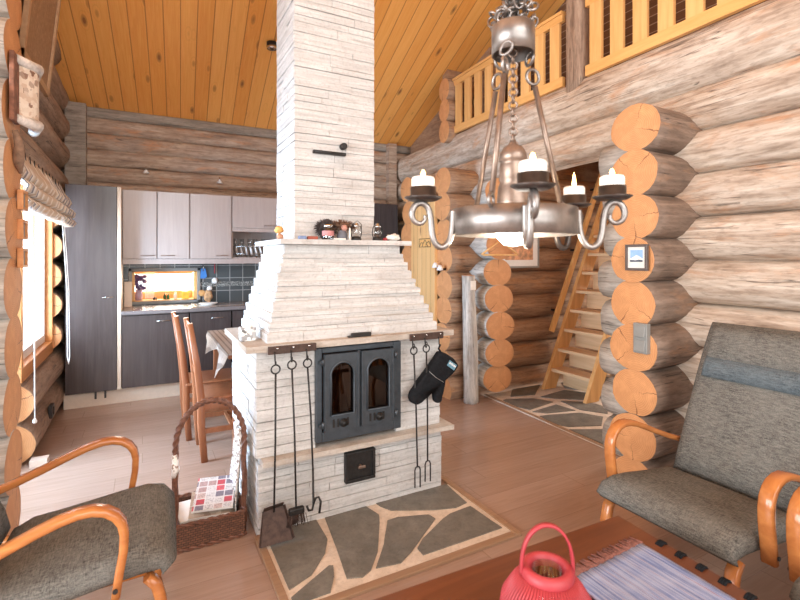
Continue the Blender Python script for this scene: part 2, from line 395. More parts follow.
        for y in ys:
            top, bot = [], []
            for i, p in enumerate(P):
                d = (P[min(i + 1, n - 1)] - P[max(i - 1, 0)]).normalized(); nn = Vector((-d.z, 0, d.x))
                t = (th[i] if isinstance(th, list) else th) / 2 * fy(y) * fl(L[i])
                pf = puff * math.sin(PI * (y - y0) / (y1 - y0)) * math.sin(PI * L[i] / tot)
                top.append(s.b.verts.new(p + Vector((0, y, 0)) + nn * (t + pf))); bot.append(s.b.verts.new(p + Vector((0, y, 0)) - nn * t))
            loops.append(top + bot[::-1])
        m = 2 * n
        for A, B in zip(loops, loops[1:]):
            for k in range(m): s.face([A[k], B[k], B[(k + 1) % m], A[(k + 1) % m]], mi, True)
        s.face(loops[0], mi, True); s.face(loops[-1][::-1], mi, True); return s
    def log(s, p0, p1, rh, rv, mi=0, mc=1, wob=.045, seg=22, step=.14, sup=2.0, cap=True, taper=0, bow=.012):
        p0, p1 = Vector(p0), Vector(p1); d = p1 - p0; L = d.length; d.normalize()
        if abs(d.z) > .9: h, v = Vector((1, 0, 0)), Vector((0, 1, 0))
        else: h = d.cross(Vector((0, 0, 1))).normalized(); v = Vector((0, 0, 1))
        sd = R.random() * 100; n = max(2, int(L / step) + 1); rings = []; uo = R.random() * 40; vo = R.random() * 40
        for i in range(n + 1):
            t = i / n; c = p0 + d * (L * t)
            bo = Vector((noise.noise((sd, L * t * .5, 3.1)), noise.noise((sd, L * t * .5, 9.7)), 0)) * bow
            ring = []
            for k in range(seg):
                a = 2 * PI * k / seg; ca, sa = math.cos(a), math.sin(a)
                q = (abs(ca) ** sup + abs(sa) ** sup) ** (-1 / sup) if sup != 2 else 1
                w = 1 + wob * noise.noise((sd + ca * .7, sa * .7, L * t * 1.6 + sd)) + wob * .6 * noise.noise((sd + ca * 2.2, sa * 2.2, L * t * 3.5))
                w *= 1 - taper * t
                ring.append(s.b.verts.new(c + h * (ca * rh * q * w + bo.x) + v * (sa * rv * q * w + bo.y)))
            rings.append(ring)
        rm = (rh + rv) / 2
        for i, (A, B) in enumerate(zip(rings, rings[1:])):
            for k in range(seg):
                f = s.face([A[k], B[k], B[(k + 1) % seg], A[(k + 1) % seg]], mi, True)
                if f:
                    for l, (ii, kk) in zip(f.loops, ((i, k), (i + 1, k), (i + 1, k + 1), (i, k + 1))):
                        l[s.uv].uv = (uo + ii * L / n, vo + kk * 2 * PI * rm / seg)
        if cap:
            for ring, e, flip in ((rings[0], p0 - d * .008, 0), (rings[-1], p1 + d * .008, 1)):
                ang = R.random() * 6.28; ca, sa = math.cos(ang), math.sin(ang); ct = s.b.verts.new(e + (sum((x.co for x in ring), Vector()) / seg - (p0 if not flip else p1)))
                for k in range(seg):
                    vs = [ring[k], ring[(k + 1) % seg], ct]
                    if flip: vs = [vs[1], vs[0], vs[2]]
                    vs = vs[::-1] if not flip else vs[::-1]
                    f = s.face(vs, mc)
                    if f:
                        for l in f.loops:
                            q = l.vert.co - ct.co; x, y = q.dot(h), q.dot(v); l[s.uv].uv = (x * ca - y * sa, x * sa + y * ca)
        return s
    def build(s, name, mats, parent=None, world=True, recalc=True):
        if recalc: bmesh.ops.recalc_face_normals(s.b, faces=s.b.faces)
        if parent is not None and world:
            o = Vector((0, 0, 0)); q = parent
            while q is not None: o += q.location; q = q.parent
            bmesh.ops.translate(s.b, verts=s.b.verts, vec=-o)
        me = bpy.data.meshes.new(name); s.b.to_mesh(me); s.b.free()
        for m in (mats if isinstance(mats, (list, tuple)) else [mats]): me.materials.append(M[m] if isinstance(m, str) else m)
        ob = bpy.data.objects.new(name, me); COL.objects.link(ob)
        if parent is not None: ob.parent = parent
        return ob

def tag(o, label, cat, group=None):
    o['label'] = label; o['category'] = cat
    if group: o['group'] = group
    return o
def thing(name, label, cat, loc=(0, 0, 0), group=None):
    o = bpy.data.objects.new(name, None); o.empty_display_size = .1; COL.objects.link(o); o.location = loc
    return tag(o, label, cat, group)
def one(name, mb, mats, label, cat, group=None):
    """single-mesh thing, origin moved to its base centre"""
    bmesh.ops.recalc_face_normals(mb.b, faces=mb.b.faces)
    vs = [v.co for v in mb.b.verts]; o = Vector(((min(v.x for v in vs) + max(v.x for v in vs)) / 2, (min(v.y for v in vs) + max(v.y for v in vs)) / 2, min(v.z for v in vs)))
    bmesh.ops.translate(mb.b, verts=mb.b.verts, vec=-o)
    ob = mb.build(name, mats, None, False, False); ob.location = o
    return tag(ob, label, cat, group)
def struct(name, mb, mats, parent=None):
    o = mb.build(name, mats, parent); o['kind'] = 'structure'; return o
def copy_tree(o, parent=None):
    c = o.copy(); COL.objects.link(c)
    if parent: c.parent = parent
    for ch in list(o.children): copy_tree(ch, c)
    return c

# ================================================================== SETTING
EAVE_Y, EAVE_Z, SL = 6.0, 3.05, .42
ceil_z = lambda y: EAVE_Z + SL * (EAVE_Y - y)
WX = lambda y: 2.98 + .042 * (y - 1.8)        # inner face of the slightly skewed log wall on the right
b = MB(); b.bb(-3.4, 3.12, -2.8, 6.2, -.1, 0); struct('floor', b, 'floor')
b = MB(); b.prism([(3.04, 2.0, -.1), (3.12, 3.95, -.1), (5.4, 3.95, -.1), (5.4, 2.0, -.1)], (0, 0, .108)); struct('floor_alcove', b, 'grout')
ALC = [
 [(3.514, 3.96), (3.941, 3.96), (3.773, 3.838), (3.583, 3.687), (3.306, 3.757)],
 [(3.577, 3.611), (3.993, 3.676), (4.129, 3.475), (3.893, 3.325), (3.67, 3.483)],
 [(3.224, 3.723), (3.483, 3.599), (3.577, 3.421), (3.192, 3.35), (3.15, 3.45), (3.16, 3.7)],
 [(3.168, 3.299), (3.532, 3.352), (3.56, 3.134), (3.261, 3.2)],
 [(3.14, 3.18), (3.22, 3.17), (3.538, 3.068), (3.64, 2.889), (3.433, 2.744), (3.162, 2.86), (3.11, 2.95)],
 [(3.655, 3.416), (3.84, 3.28), (3.891, 3.18), (3.89, 3.042), (3.742, 2.926), (3.607, 3.127)],
 [(3.11, 2.82), (3.381, 2.68), (3.6, 2.5), (3.55, 2.2), (3.09, 2.15)],
 [(3.7, 2.86), (3.95, 3.0), (4.3, 2.8), (4.1, 2.4), (3.65, 2.45), (3.48, 2.69)],
 [(4.18, 3.9), (4.9, 3.9), (4.8, 3.4), (4.2, 3.5), (4.05, 3.72)], [(3.98, 3.18), (4.2, 3.4), (4.8, 3.3), (4.9, 2.8), (4.35, 2.85), (3.98, 3.06)]]
def flagstones(b, polys, z0, z1, mi=1):
    for p in polys:
        cx = sum(x for x, y in p) / len(p); cy = sum(y for x, y in p) / len(p); out = []
        for (x, y), (x2, y2) in zip(p, p[1:] + p[:1]):
            for k in range(6):
                t = k / 6; px, py = x + (x2 - x) * t, y + (y2 - y) * t
                j = noise.noise((px * 9, py * 9, z0)) * .014 * (1 if k else .3)
                out.append((px + (cx - px) * (.02 + j), py + (cy - py) * (.02 + j), z0))
        b.prism(out, (0, 0, z1 - z0), mi)
b = MB(); flagstones(b, ALC, .0, .014, 0); struct('floor_alcove_stones', b, 'flag')
b = MB(); b.prism([(3.045, 2.05, 0), (3.125, 3.95, 0), (3.15, 3.95, 0), (3.07, 2.05, 0)], (0, 0, .016)); struct('trim_1', b, 'oak')

# ceiling: two pine slopes meeting at a ridge behind the camera
b = MB(); yr = -.5; zr = ceil_z(yr)
b.prism([(-3.4, 6.25, ceil_z(6.25)), (-3.4, yr, zr), (-3.4, -2.9, zr - SL * 2.4), (-3.4, -2.9, zr - SL * 2.4 + .12), (-3.4, yr, zr + .12), (-3.4, 6.25, ceil_z(6.25) + .12)], (10, 0, 0))
struct('ceiling', b, 'ceil')

# back wall of hewn timbers, tiled behind the kitchen, with a small window
b = MB()
z = 3.06; hs = [.12, .165, .175, .17, .175, .17]; k = 0
while z > 2.0:
    h = hs[k % 6]; b.log((-.78, 6.09, z - h / 2), (3.4, 6.09, z - h / 2), .1, h / 2 * 1.01, 1 if k == 0 else 0, 0, .03, 20, .12, 7, bow=.008); z -= h; k += 1
b.bb(-1.2, 3.6, 6.12, 6.25, 0, 3.1)
for x0, x1, z0, z1 in ((-.8, 2.1, 0, .94), (-.8, 2.1, 1.31, 2.02), (-.8, -.13, .94, 1.31), (.54, 2.1, .94, 1.31), (2.1, 3.4, 0, 2.02)):
    b.bb(x0, x1, 6.02, 6.13, z0, z1)
# cut the window hole through the rear slab by rebuilding it from four pieces
bk = [f for f in b.b.faces if all(abs(v.co.y - 6.12) < 1e-4 or abs(v.co.y - 6.25) < 1e-4 for v in f.verts)]
bmesh.ops.delete(b.b, geom=bk, context='FACES')
for x0, x1, z0, z1 in ((-1.2, 3.6, 0, .94), (-1.2, 3.6, 1.31, 3.1), (-1.2, -.13, .94, 1.31), (.54, 3.6, .94, 1.31)): b.bb(x0, x1, 6.13, 6.25, z0, z1)
struct('wall_back', b, ['timber', 'timber_grey'])
b = MB()
for x0, x1, z0, z1 in ((-.24, 1.8, .9, .94), (-.24, 1.8, 1.31, 1.45), (-.24, -.13, .94, 1.31), (.54, 1.8, .94, 1.31)): b.bb(x0, x1, 6.0, 6.025, z0, z1)
b.bb(.56, 1.8, 5.994, 6.001, 1.1, 1.155, 1); struct('wall_tiles', b, ['tiles', 'mosaic'])
# small kitchen window
b = MB()
for x0, x1, z0, z1 in ((-.16, .57, 1.29, 1.325), (-.16, .57, .925, .955), (-.16, -.125, .925, 1.325), (.535, .57, .925, 1.325)): b.bb(x0, x1, 5.975, 6.005, z0, z1, 1, .004)
for x0, x1, z0, z1 in ((-.13, .54, 1.28, 1.31), (-.13, .54, .94, .965), (-.13, -.1, .94, 1.31), (.5, .54, .94, 1.31)): b.bb(x0, x1, 6.0, 6.25, z0, z1, 0)
b.bb(-.1, .5, 6.22, 6.235, 1.255, 1.28, 0); b.bb(-.1, .5, 6.22, 6.235, .965, 1.05, 0)
w2 = struct('window_2', b, ['pine_y', 'plastic_grey']); w2.name = 'window_2'
b = MB(); b.bb(-.1, .5, 6.225, 6.229, 1.04, 1.265); g = b.build('window_glass', 'glass', w2)

# left: kitchen side wall of round logs running into the distance
XL = -.845
b = MB()
zc = .14
for zc in (.14, .43): b.log((XL, 4.15, zc), (XL, 6.05, zc), .165, .15)
zc = .72
while zc < 2.1: b.log((XL, 5.36, zc), (XL, 6.05, zc), .165, .145); zc += .28
zc = 2.2
while zc < 4.5:
    y1 = min(6.05, EAVE_Y - (zc - EAVE_Z) / SL + .1); b.log((XL, 2.9, zc), (XL, y1, zc), .165, .15, 0, 1); zc += .285
b.bb(-1.05, -.95, 2.9, 6.2, 2.1, 4.6); b.bb(-1.05, -.95, 5.4, 6.2, 0, 2.2); b.bb(-1.05, -.95, 4.1, 5.5, 0, .6)
# cross wall end near the camera
zc = .14; CS = MB()
while zc < 4.5:
    b.log((-3.3, 2.98, zc), (-.57 + R.uniform(-.012, .012), 2.98, zc), .185, .155, 2, 1, .06); zc += .29
struct('wall_left', b, ['log_tan', 'end', 'log_grey'])
b = MB(); b.bb(-.72, -.54, 5.86, 5.99, 2.12, 3.04); struct('trim_2', b, 'timber_grey')
b = MB(); b.bb(-.7, -.6, 4.07, 4.15, 0, .045); struct('trim_3', b, 'panel')
# outer living-room side with a wide window, unseen to the left of the camera
b = MB()
for y0, y1, z0, z1 in ((-2.8, -1.4, 0, 3.2), (2.5, 3.0, 0, 3.2), (-1.4, 2.5, 0, .7), (-1.4, 2.5, 2.5, 3.2), (-2.8, 6.2, 3.2, 6.2)): b.bb(-3.4, -3.3, y0, y1, z0, z1)
struct('wall_side', b, 'log_tan')
b = MB()
for x0, x1, z0, z1 in ((-3.4, -2.2, 0, 3.0), (2.6, 6.6, 0, 5.2), (-2.2, 2.6, 0, .6), (-2.2, 2.6, 2.5, 2.9), (-2.2, 2.6, 4.3, 5.2), (-3.4, -2.2, 3.0, 5.2)): b.bb(x0, x1, -2.9, -2.8, z0, z1)  # upper opening added so extra light reaches the ceiling
struct('wall_front', b, 'log_tan')

# window over the lower logs, and the glazed door before it
b = MB()
for y0, y1, z0, z1 in ((4.1, 5.36, .58, .68), (4.1, 5.36, 2.0, 2.1), (5.325, 5.36, .6805, 1.9995), (4.1, 4.14, .6805, 1.9995)): b.bb(-.95, -.745, y0, y1, z0, z1, 0, .005)
for y0, y1, z0, z1 in ((4.14, 5.32, .68, .75), (4.14, 5.32, 1.95, 2.0), (5.28, 5.32, .7505, 1.9495), (4.14, 4.18, .7505, 1.9495), (4.78, 4.82, .7505, 1.9495)): b.bb(-.86, -.8, y0, y1, z0, z1, 1, .004)
w1 = struct('window_1', b, ['casing', 'white'])
b = MB(); b.bb(-.835, -.829, 4.16, 5.3, .74, 1.97); b.build('window_glass', 'glass', w1)
b = MB()
for y0, y1, z0, z1 in ((3.1, 3.2, 0, 2.1), (4.02, 4.1, 0, 2.1), (3.1, 4.1, 2.02, 2.1), (3.2, 4.02, 0, .12)): b.bb(-.95, -.86, y0, y1, z0, z1, 0, .004)
d1 = struct('door_1', b, 'white'); b = MB(); b.bb(-.91, -.904, 3.2, 4.02, .12, 2.02); b.build('door_glass', 'glass', d1)

# right: long pale logs, slightly skewed, over an opening into the stair alcove
RR = .19
def rlog(b, y0, y1, zc, mi=0, rv=.142, dx=0): b.log((WX(y0) + RR + dx, y0, zc), (WX(y1) + RR + dx, y1, zc), RR, rv, mi, 1, .03, sup=2.9)
b = MB()
zc = .08 - .135 + .27
k = 0
while zc < 2.75:
    if zc < 2.2:
        rlog(b, -2.8, 1.95, zc)                                    # foreground wall
        rlog(b, 1.93, 2.25 + R.uniform(-.03, .02), zc, 2, .135, -.2)    # ends past the corner
        b.log((3.16, 3.75 + R.uniform(-.025, .03), zc), (3.2, 4.2, zc), .172, .142, 2, 1, .06)   # far corner stack
        rlog(b, 4.2, 6.05, zc, 2)
    else: rlog(b, -2.8, 6.05, zc + (.05 if zc > 2.5 else 0), 0, .195 if zc > 2.5 else .142)
    zc += .27
zc = .08
while zc < 2.3:
    b.log((2.64 + R.uniform(-.015, .015), 1.885, zc), (3.3, 1.885, zc), (.17 if zc > 2 else .155) + R.uniform(-.006, .008), .142, 3, 1, .06)   # crossing stub
    zc += .27
struct('wall_right', b, ['log_pale', 'end', 'log_grey', 'log_dark'])
# partition behind the stairs, and the stack beyond the door
b = MB(); zc = .08
while zc < 2.4:
    b.log((2.72 + R.uniform(-.02, .02), 4.12, zc), (5.4, 4.12, zc), .155, .143, 0, 1, .06)
    b.log((2.72 + R.uniform(-.02, .02), 4.86, zc), (3.4, 4.86, zc), .16, .143, 0, 1, .06)
    zc += .27
b.bb(3.4, 5.4, 4.2, 4.27, 0, 2.8)
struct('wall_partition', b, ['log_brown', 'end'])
b = MB()
for y0, y1, z0, z1 in ((1.9, 4.2, 0, .8), (1.9, 4.2, 2.2, 2.8), (1.9, 2.15, .8, 2.2), (3.2, 4.2, .8, 2.2)): b.bb(5.3, 5.4, y0, y1, z0, z1)  # opening in the unseen end wall, added to let the fill lamp in
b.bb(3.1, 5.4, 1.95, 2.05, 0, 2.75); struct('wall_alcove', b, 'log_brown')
# loft floor, loft gable logs and far side
b = MB(); b.bb(3.2, 6.5, -2.8, 4.7, 2.69, 2.765, 0); struct('floor_loft', b, 'pine_x')
b = MB(); zc = 2.9
while zc < 3.6: b.log((3.04, 4.58, zc), (6.5, 4.58, zc), .105, .13, 0, 1); zc += .24
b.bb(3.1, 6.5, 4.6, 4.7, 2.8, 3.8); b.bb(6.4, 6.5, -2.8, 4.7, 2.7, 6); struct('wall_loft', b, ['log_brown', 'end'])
b = MB(); b.prism([(3.75, -2.8, 2.76), (3.85, 4.4, 2.76), (3.85, 4.4, 3.7), (3.75, 2.2, 4.64), (3.75, -2.8, 4.6)], (.05, 0, 0)); struct('wall_loft_shade', b, 'shade_boards')  # added wall, its dark colour stands in for the unlit loft ceiling
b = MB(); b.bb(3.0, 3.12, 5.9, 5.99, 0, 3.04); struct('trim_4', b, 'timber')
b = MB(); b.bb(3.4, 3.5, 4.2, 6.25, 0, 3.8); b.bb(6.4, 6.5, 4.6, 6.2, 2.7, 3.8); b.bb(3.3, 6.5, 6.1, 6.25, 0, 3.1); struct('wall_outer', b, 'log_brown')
# slatted pine door beyond the partition
b = MB(); b.bb(2.695, 2.735, 4.24, 4.74, .02, 2.1, 0, .003); d2 = struct('door_2', b, 'pine_v')
b = MB(); b.bb(-.25, 1.9, 5.47, 5.49, 0, .15); b.bb(-.68, -.25, 5.47, 5.49, 0, .15); struct('trim_5', b, 'cream')

# ================================================================== FIREPLACE
fp = thing('fireplace', 'large whitewashed stacked slate fireplace with tapered hood and tall chimney', 'fireplace', (1.07, 2.85, 0))
BY = 3.25
def stones(b, x0, x1, y0, y1, z0, z1, course=.055, jit=.006, core=True):
    if core: b.bb(x0 + .009, x1 - .009, y0 + .009, y1 - .009, z0, z1)
    n = max(1, round((z1 - z0) / course)); dp = .1
    hh = [R.uniform(.6, 1.4) for _ in range(n)]; sm = sum(hh); zz0 = z0
    for i in range(n):
        h = hh[i] / sm * (z1 - z0); za = zz0; zz0 += h; zb = za + h - .0018
        for side in range(4):
            L = (x1 - x0) if side in (0, 2) else (y1 - y0) - .02; t = 0
            while t < L - .001:
                l = R.uniform(.16, .5); l = L - t if L - t - l < .12 else l
                j = R.uniform(-jit, jit); zz = zb - R.uniform(0, .004)
                if side == 0: b.bb(x0 + t, x0 + t + l - .0025, y0 + j, y0 + dp, za, zz)
                elif side == 2: b.bb(x0 + t, x0 + t + l - .0025, y1 - dp, y1 - j, za, zz)
                elif side == 1: b.bb(x0 + j, x0 + dp, y0 + .01 + t, y0 + .01 + t + l - .0025, za, zz)
                else: b.bb(x1 - dp, x1 - j, y0 + .01 + t, y0 + .01 + t + l - .0025, za, zz)
                t += l
    return b
def firehole(b, x0, x1, z0, z1, y0, holes): pass
# body: lower plinth with ash-door opening, upper body around the firebox
b = MB(); stones(b, .515, 1.64, 2.5, BY, .0, .38, .05); b.build('plinth', 'slate', fp)
b = MB()
for x0, x1, z0, z1 in ((.505, .82, .41, .965), (1.32, 1.63, .41, .965)): stones(b, x0, x1, 2.5, BY, z0, z1, .05)
b.bb(.82, 1.32, 2.95, BY, .41, .965); b.bb(.82, 1.32, 2.5, 3.0, .93, .965); b.build('body', 'slate', fp)
def slab(b, x0, x1, y0, y1, z0, z1):
    n = 14
    pts = [(x0 + (x1 - x0) * k / n, y0 + noise.noise((k * .9, z0 * 7, 1)) * .008) for k in range(n + 1)] + [(x1, y1), (x0, y1)]
    b.prism([(x, y, z0) for x, y in pts], (0, 0, z1 - z0))
    return b
b = MB(); slab(b, .525, 1.69, 2.435, BY, .38, .408); b.build('lower_ledge', 'ledge', fp)
b = MB(); slab(b, .445, 1.69, 2.44, BY - .08, .965, .998); b.build('upper_ledge', 'ledge', fp)
b = MB(); n = 10
for i in range(n):
    t = i / (n - 1); z0 = .998 + i * .0525
    stones(b, .56 + .14 * t, 1.61 - .16 * t, 2.5 + .2 * t, BY - .02 * t, z0, z0 + .052, .034 if i % 3 else .052, .007)
b.build('hood', 'slate', fp)
b = MB(); slab(b, .665, 1.505, 2.64, 3.33, 1.523, 1.552); b.build('mantel_shelf', 'slate', fp)
b = MB(); stones(b, .803, 1.34, 2.85, 3.29, 1.552, 4.5, .052, .006); b.build('chimney', 'slate', fp)
b = MB(); b.bb(.83, 1.31, 2.56, 2.96, .42, .45); b.bb(.83, .86, 2.56, 2.96, .45, .93); b.bb(1.28, 1.31, 2.56, 2.96, .45, .93); b.bb(.83, 1.31, 2.92, 2.96, .45, .93)
b.prism([(.98, 2.7, .45), (1.05, 2.7, .8), (1.12, 2.75, .45), (1.05, 2.9, .45)], (0, .04, .0)); b.build('firebox', 'firebox', fp)
# cast-iron door set
b = MB()
for x0, x1, z0, z1 in ((.814, .848, .44, .953), (1.285, 1.335, .44, .953), (.8485, 1.2845, .925, .953), (.8485, 1.2845, .44, .495)): b.bb(x0, x1, 2.468, 2.5, z0, z1, 0, .004)
b.bb(1.054, 1.072, 2.46, 2.49, .497, .924, 0, .003)
fr = b.build('door_frame', 'iron', fp)
def arch_leaf(x0, x1, hinge):
    z0, z1 = .5, .92; gx0, gx1 = x0 + .036, x1 - .03; gz0, gzs = .585, .805; cx = (gx0 + gx1) / 2; rr = (gx1 - gx0) / 2
    b = MB(); yf, yb = 2.445, 2.468
    arc = [(cx - rr * math.cos(a), gzs + rr * 1.0 * math.sin(a)) for a in [PI * k / 16 for k in range(17)]]
    b.bb(x0, gx0, yf, yb, z0, z1); b.bb(gx1, x1, yf, yb, z0, z1); b.bb(gx0, gx1, yf, yb, z0, gz0)
    for (xa, za), (xb, zb) in zip(arc, arc[1:]): b.prism([(xa, yf, za), (xb, yf, zb), (xb, yf, z1), (xa, yf, z1)], (0, yb - yf, 0))
    b.tube([(gx0, yf - .002, gz0), (gx0, yf - .002, gzs)] + [(x, yf - .002, z) for x, z in arc] + [(gx1, yf - .002, gz0), (gx0, yf - .002, gz0)], .006, 6)
    for xx in (x0 + .006, x1 - .006): b.bb(xx - .006, xx + .006, yf - .006, yf + .002, z0 + .005, z1 - .005, 0, .002)
    d = b.build('door_leaf', 'iron', fp)
    b = MB(); b.prism([(gx0, 2.462, gz0), (gx1, 2.462, gz0)] + [(x, 2.462, z) for x, z in arc[::-1]], (0, .004, 0)); b.build('glass', 'fglass', d)
    b = MB(); b.lathe([(0, 0), (.022, .002), (.024, .01), (.01, .016), (.012, .024), (0, .026)], seg=14)
    bmesh.ops.rotate(b.b, verts=b.b.verts, cent=(0, 0, 0), matrix=Matrix.Rotation(PI / 2, 3, 'X')); bmesh.ops.translate(b.b, verts=b.b.verts, vec=(cx + .005, yf, .542))
    b.build('vent_knob', 'black_iron', d)
    for k in (-2, -1, 1.2): b = MB(); b.bb(cx + k * .026 - .006, cx + k * .026 + .006, yf - .004, yf + .002, .52, .565, 0, .002); b.build('vent', 'black_iron', d)
    for zz in (.54, .88):
        b = MB(); b.cyl((hinge, yf + .002, zz - .018), (hinge, yf + .002, zz + .018), .009, None, 10); b.box((hinge, yf + .01, zz), (.04, .014, .014)); b.build('hinge', 'iron', d)
arch_leaf(.852, 1.056, .846); arch_leaf(1.07, 1.276, 1.29)
b = MB(); b.bb(.985, 1.168, 2.478, 2.5, .182, .352, 0, .004)
for x0, x1, z0, z1 in ((.985, 1.168, .335, .352), (.985, 1.168, .182, .2), (.985, 1.003, .2005, .3345), (1.15, 1.168, .2005, .3345)): b.bb(x0, x1, 2.466, 2.48, z0, z1, 0, .003)
ad = b.build('ash_door', 'black_iron', fp)
b = MB(); b.cyl((1.075, 2.48, .268), (1.075, 2.455, .268), .008); b.box((1.075, 2.452, .268), (.045, .012, .016), None, 0, .004); b.build('latch', 'rod', ad)
b = MB(); b.tube([(.92, 2.828, 2.105), (1.125, 2.828, 2.105)], .009, 8); b.bb(.915, 1.13, 2.822, 2.85, 2.094, 2.113, 0, .003); b.build('damper_rod', 'black_iron', fp)
b = MB(); b.cyl((1.115, 2.85, 2.155), (1.115, 2.815, 2.155), .022, .02, 16); b.build('damper_knob', 'black_iron', fp)
# hearth
he = thing('hearth', 'flagstone hearth with pale grout and wooden edging before the fireplace', 'hearth', (1.1, 2.2, 0))
b = MB(); b.bb(.53, 1.69, 1.91, 2.5, -.01, .012, 0); b.build('grout_bed', 'grout', he)
HP = [[(.545, 2.45), (.63, 2.5), (.826, 2.5), (.82, 2.298), (.771, 2.193), (.661, 2.068), (.545, 2.02)],
 [(.87, 2.5), (1.123, 2.5), (1.15, 2.379), (1.121, 2.312), (1.001, 2.085), (.912, 1.973), (.858, 1.945), (.79, 1.971), (.83, 2.212)],
 [(.54, 1.975), (.653, 2.041), (.755, 2.099), (.773, 2.09), (.751, 2.019), (.70, 1.925), (.54, 1.925)],
 [(1.18, 2.5), (1.191, 2.456), (1.224, 2.388), (1.454, 2.272), (1.57, 2.236), (1.661, 2.252), (1.68, 2.5)],
 [(1.162, 2.309), (1.228, 2.312), (1.395, 2.251), (1.406, 2.197), (1.345, 2.153), (1.141, 2.003), (1.055, 1.952), (.933, 1.975), (1.048, 2.123)],
 [(1.44, 2.179), (1.504, 2.204), (1.655, 2.215), (1.672, 1.955), (1.175, 1.955), (1.178, 2.015), (1.24, 2.069)]]
for p in HP:
    b = MB(); flagstones(b, [p], .004, .017, 0); b.build('flagstone', 'flag', he)
b = MB()
b.bb(.495, .53, 1.87, 2.5, 0, .018, 0, .003); b.bb(1.69, 1.725, 1.87, 2.6, 0, .018, 0, .003); b.bb(.53, 1.69, 1.87, 1.91, 0, .016, 0, .003); b.build('edging', 'oak', he)

# ---- iron racks with the hearth tools
def rack(x0, x1, hooks, label):
    t = thing('tool_rack', label, 'rack', ((x0 + x1) / 2, 2.43, .95), 'iron tool racks on the ledge edge')
    b = MB(); b.box(((x0 + x1) / 2, 2.42, .976), (x1 - x0, .014, .04), Matrix.Rotation(0, 3, 'Y'), 0, .003); b.build('bar', 'rust_iron', t)
    for x in hooks:
        b = MB(); b.tube([(x, 2.413, .968), (x, 2.405, .958), (x, 2.402, .925), (x, 2.392, .915), (x, 2.385, .925)], .004, 6); b.build('hook', 'black_iron', t)
        b = MB(); b.lathe([(0, 0), (.006, 0), (.005, .004), (0, .005)], seg=8); bmesh.ops.rotate(b.b, verts=b.b.verts, cent=(0, 0, 0), matrix=Matrix.Rotation(PI / 2, 3, 'X')); bmesh.ops.translate(b.b, verts=b.b.verts, vec=(x + .015, 2.413, .985)); b.build('bolt', 'steel', t)
rack(.546, .798, (.577, .66, .742), 'rusted iron bar with three hooks on the ledge left of the fire doors')
rack(1.368, 1.6, (1.377, 1.462, 1.56), 'rusted iron bar with three hooks on the ledge right of the fire doors')
def tool(name, label, cat, x, zring, xb, zb, parts, group='hearth tools hanging on the racks'):
    t = thing(name, label, cat, (x, 2.39, zring), group)
    b = MB(); b.torus((x, 2.39, zring), .022, .004, (0, 1, 0)); b.build('ring', 'black_iron', t)
    b = MB(); b.torus((x, 2.39, zring + .03), .009, .003, (1, 0, 0)); b.build('link', 'black_iron', t)
    b = MB(); b.tube([(x, 2.39, zring - .022), ((x + xb) / 2 + .003, 2.392, (zring + zb) / 2), (xb, 2.395, zb)], .005, 8); b.build('shaft', 'black_iron', t)
    for nm, mb, m in parts: mb.build(nm, m, t)
    return t
b = MB(); b.prism([(.525, 2.43, .165), (.625, 2.43, .175), (.655, 2.36, .03), (.495, 2.36, .03)], (0, -.004, 0)); b.prism([(.525, 2.43, .165), (.495, 2.36, .03), (.488, 2.345, .045), (.52, 2.415, .175)], (-.003, 0, 0)); b.prism([(.625, 2.43, .175), (.655, 2.36, .03), (.66, 2.345, .045), (.63, 2.415, .185)], (.003, 0, 0)); b.prism([(.525, 2.43, .165), (.625, 2.43, .175), (.625, 2.41, .2), (.525, 2.41, .19)], (0, .004, 0))
tool('ash_shovel', 'iron ash shovel with broad flat pan hanging leftmost beside the fire doors', 'shovel', .577, .886, .57, .17, [('pan', b, 'rust_iron')])
b = MB(); b.bb(.645, .725, 2.38, 2.41, .13, .165, 0, .008); b2 = MB()
for k in range(70): xx, yy = R.uniform(.64, .73), R.uniform(2.375, 2.415); b2.tube([(xx, yy, .135), (xx + (xx - .685) * .25, yy + (yy - 2.395) * .3, .075 + R.uniform(0, .008))], .0018, 4)
tool('hearth_brush', 'iron hearth brush with wide bristle head hanging between shovel and poker', 'brush', .66, .9, .683, .16, [('brush_head', b, 'black_iron'), ('bristles', b2, 'rust_iron')])
b = MB(); b.tube([(.772, 2.395, .345), (.775, 2.395, .16), (.765, 2.385, .135), (.745, 2.38, .14), (.735, 2.38, .165)], .006, 8); b.tube([(.775, 2.395, .16), (.785, 2.39, .19), (.8, 2.385, .195), (.81, 2.38, .17), (.8, 2.375, .115)], .006, 8)
tool('fire_poker', 'iron fire poker with double curled hook hanging beside the left fire door', 'poker', .742, .9, .772, .34, [('hook_end', b, 'black_iron')])
def fork(x, xb, zr, zb, label):
    b = MB(); b.tube([(xb - .018, 2.393, zb - .12), (xb - .018, 2.393, zb - .02), (xb - .012, 2.393, zb - .005), (xb, 2.393, zb), (xb + .012, 2.393, zb - .005), (xb + .018, 2.393, zb - .02), (xb + .018, 2.393, zb - .125)], .0042, 8)
    tool('roasting_fork', label, 'fork', x, zr, xb, zb, [('prongs', b, 'black_iron')])
fork(1.377, 1.404, .905, .225, 'long two-pronged iron roasting fork on the leftmost hook of the right rack')
fork(1.462, 1.474, .91, .245, 'long two-pronged iron roasting fork on the middle hook of the right rack')
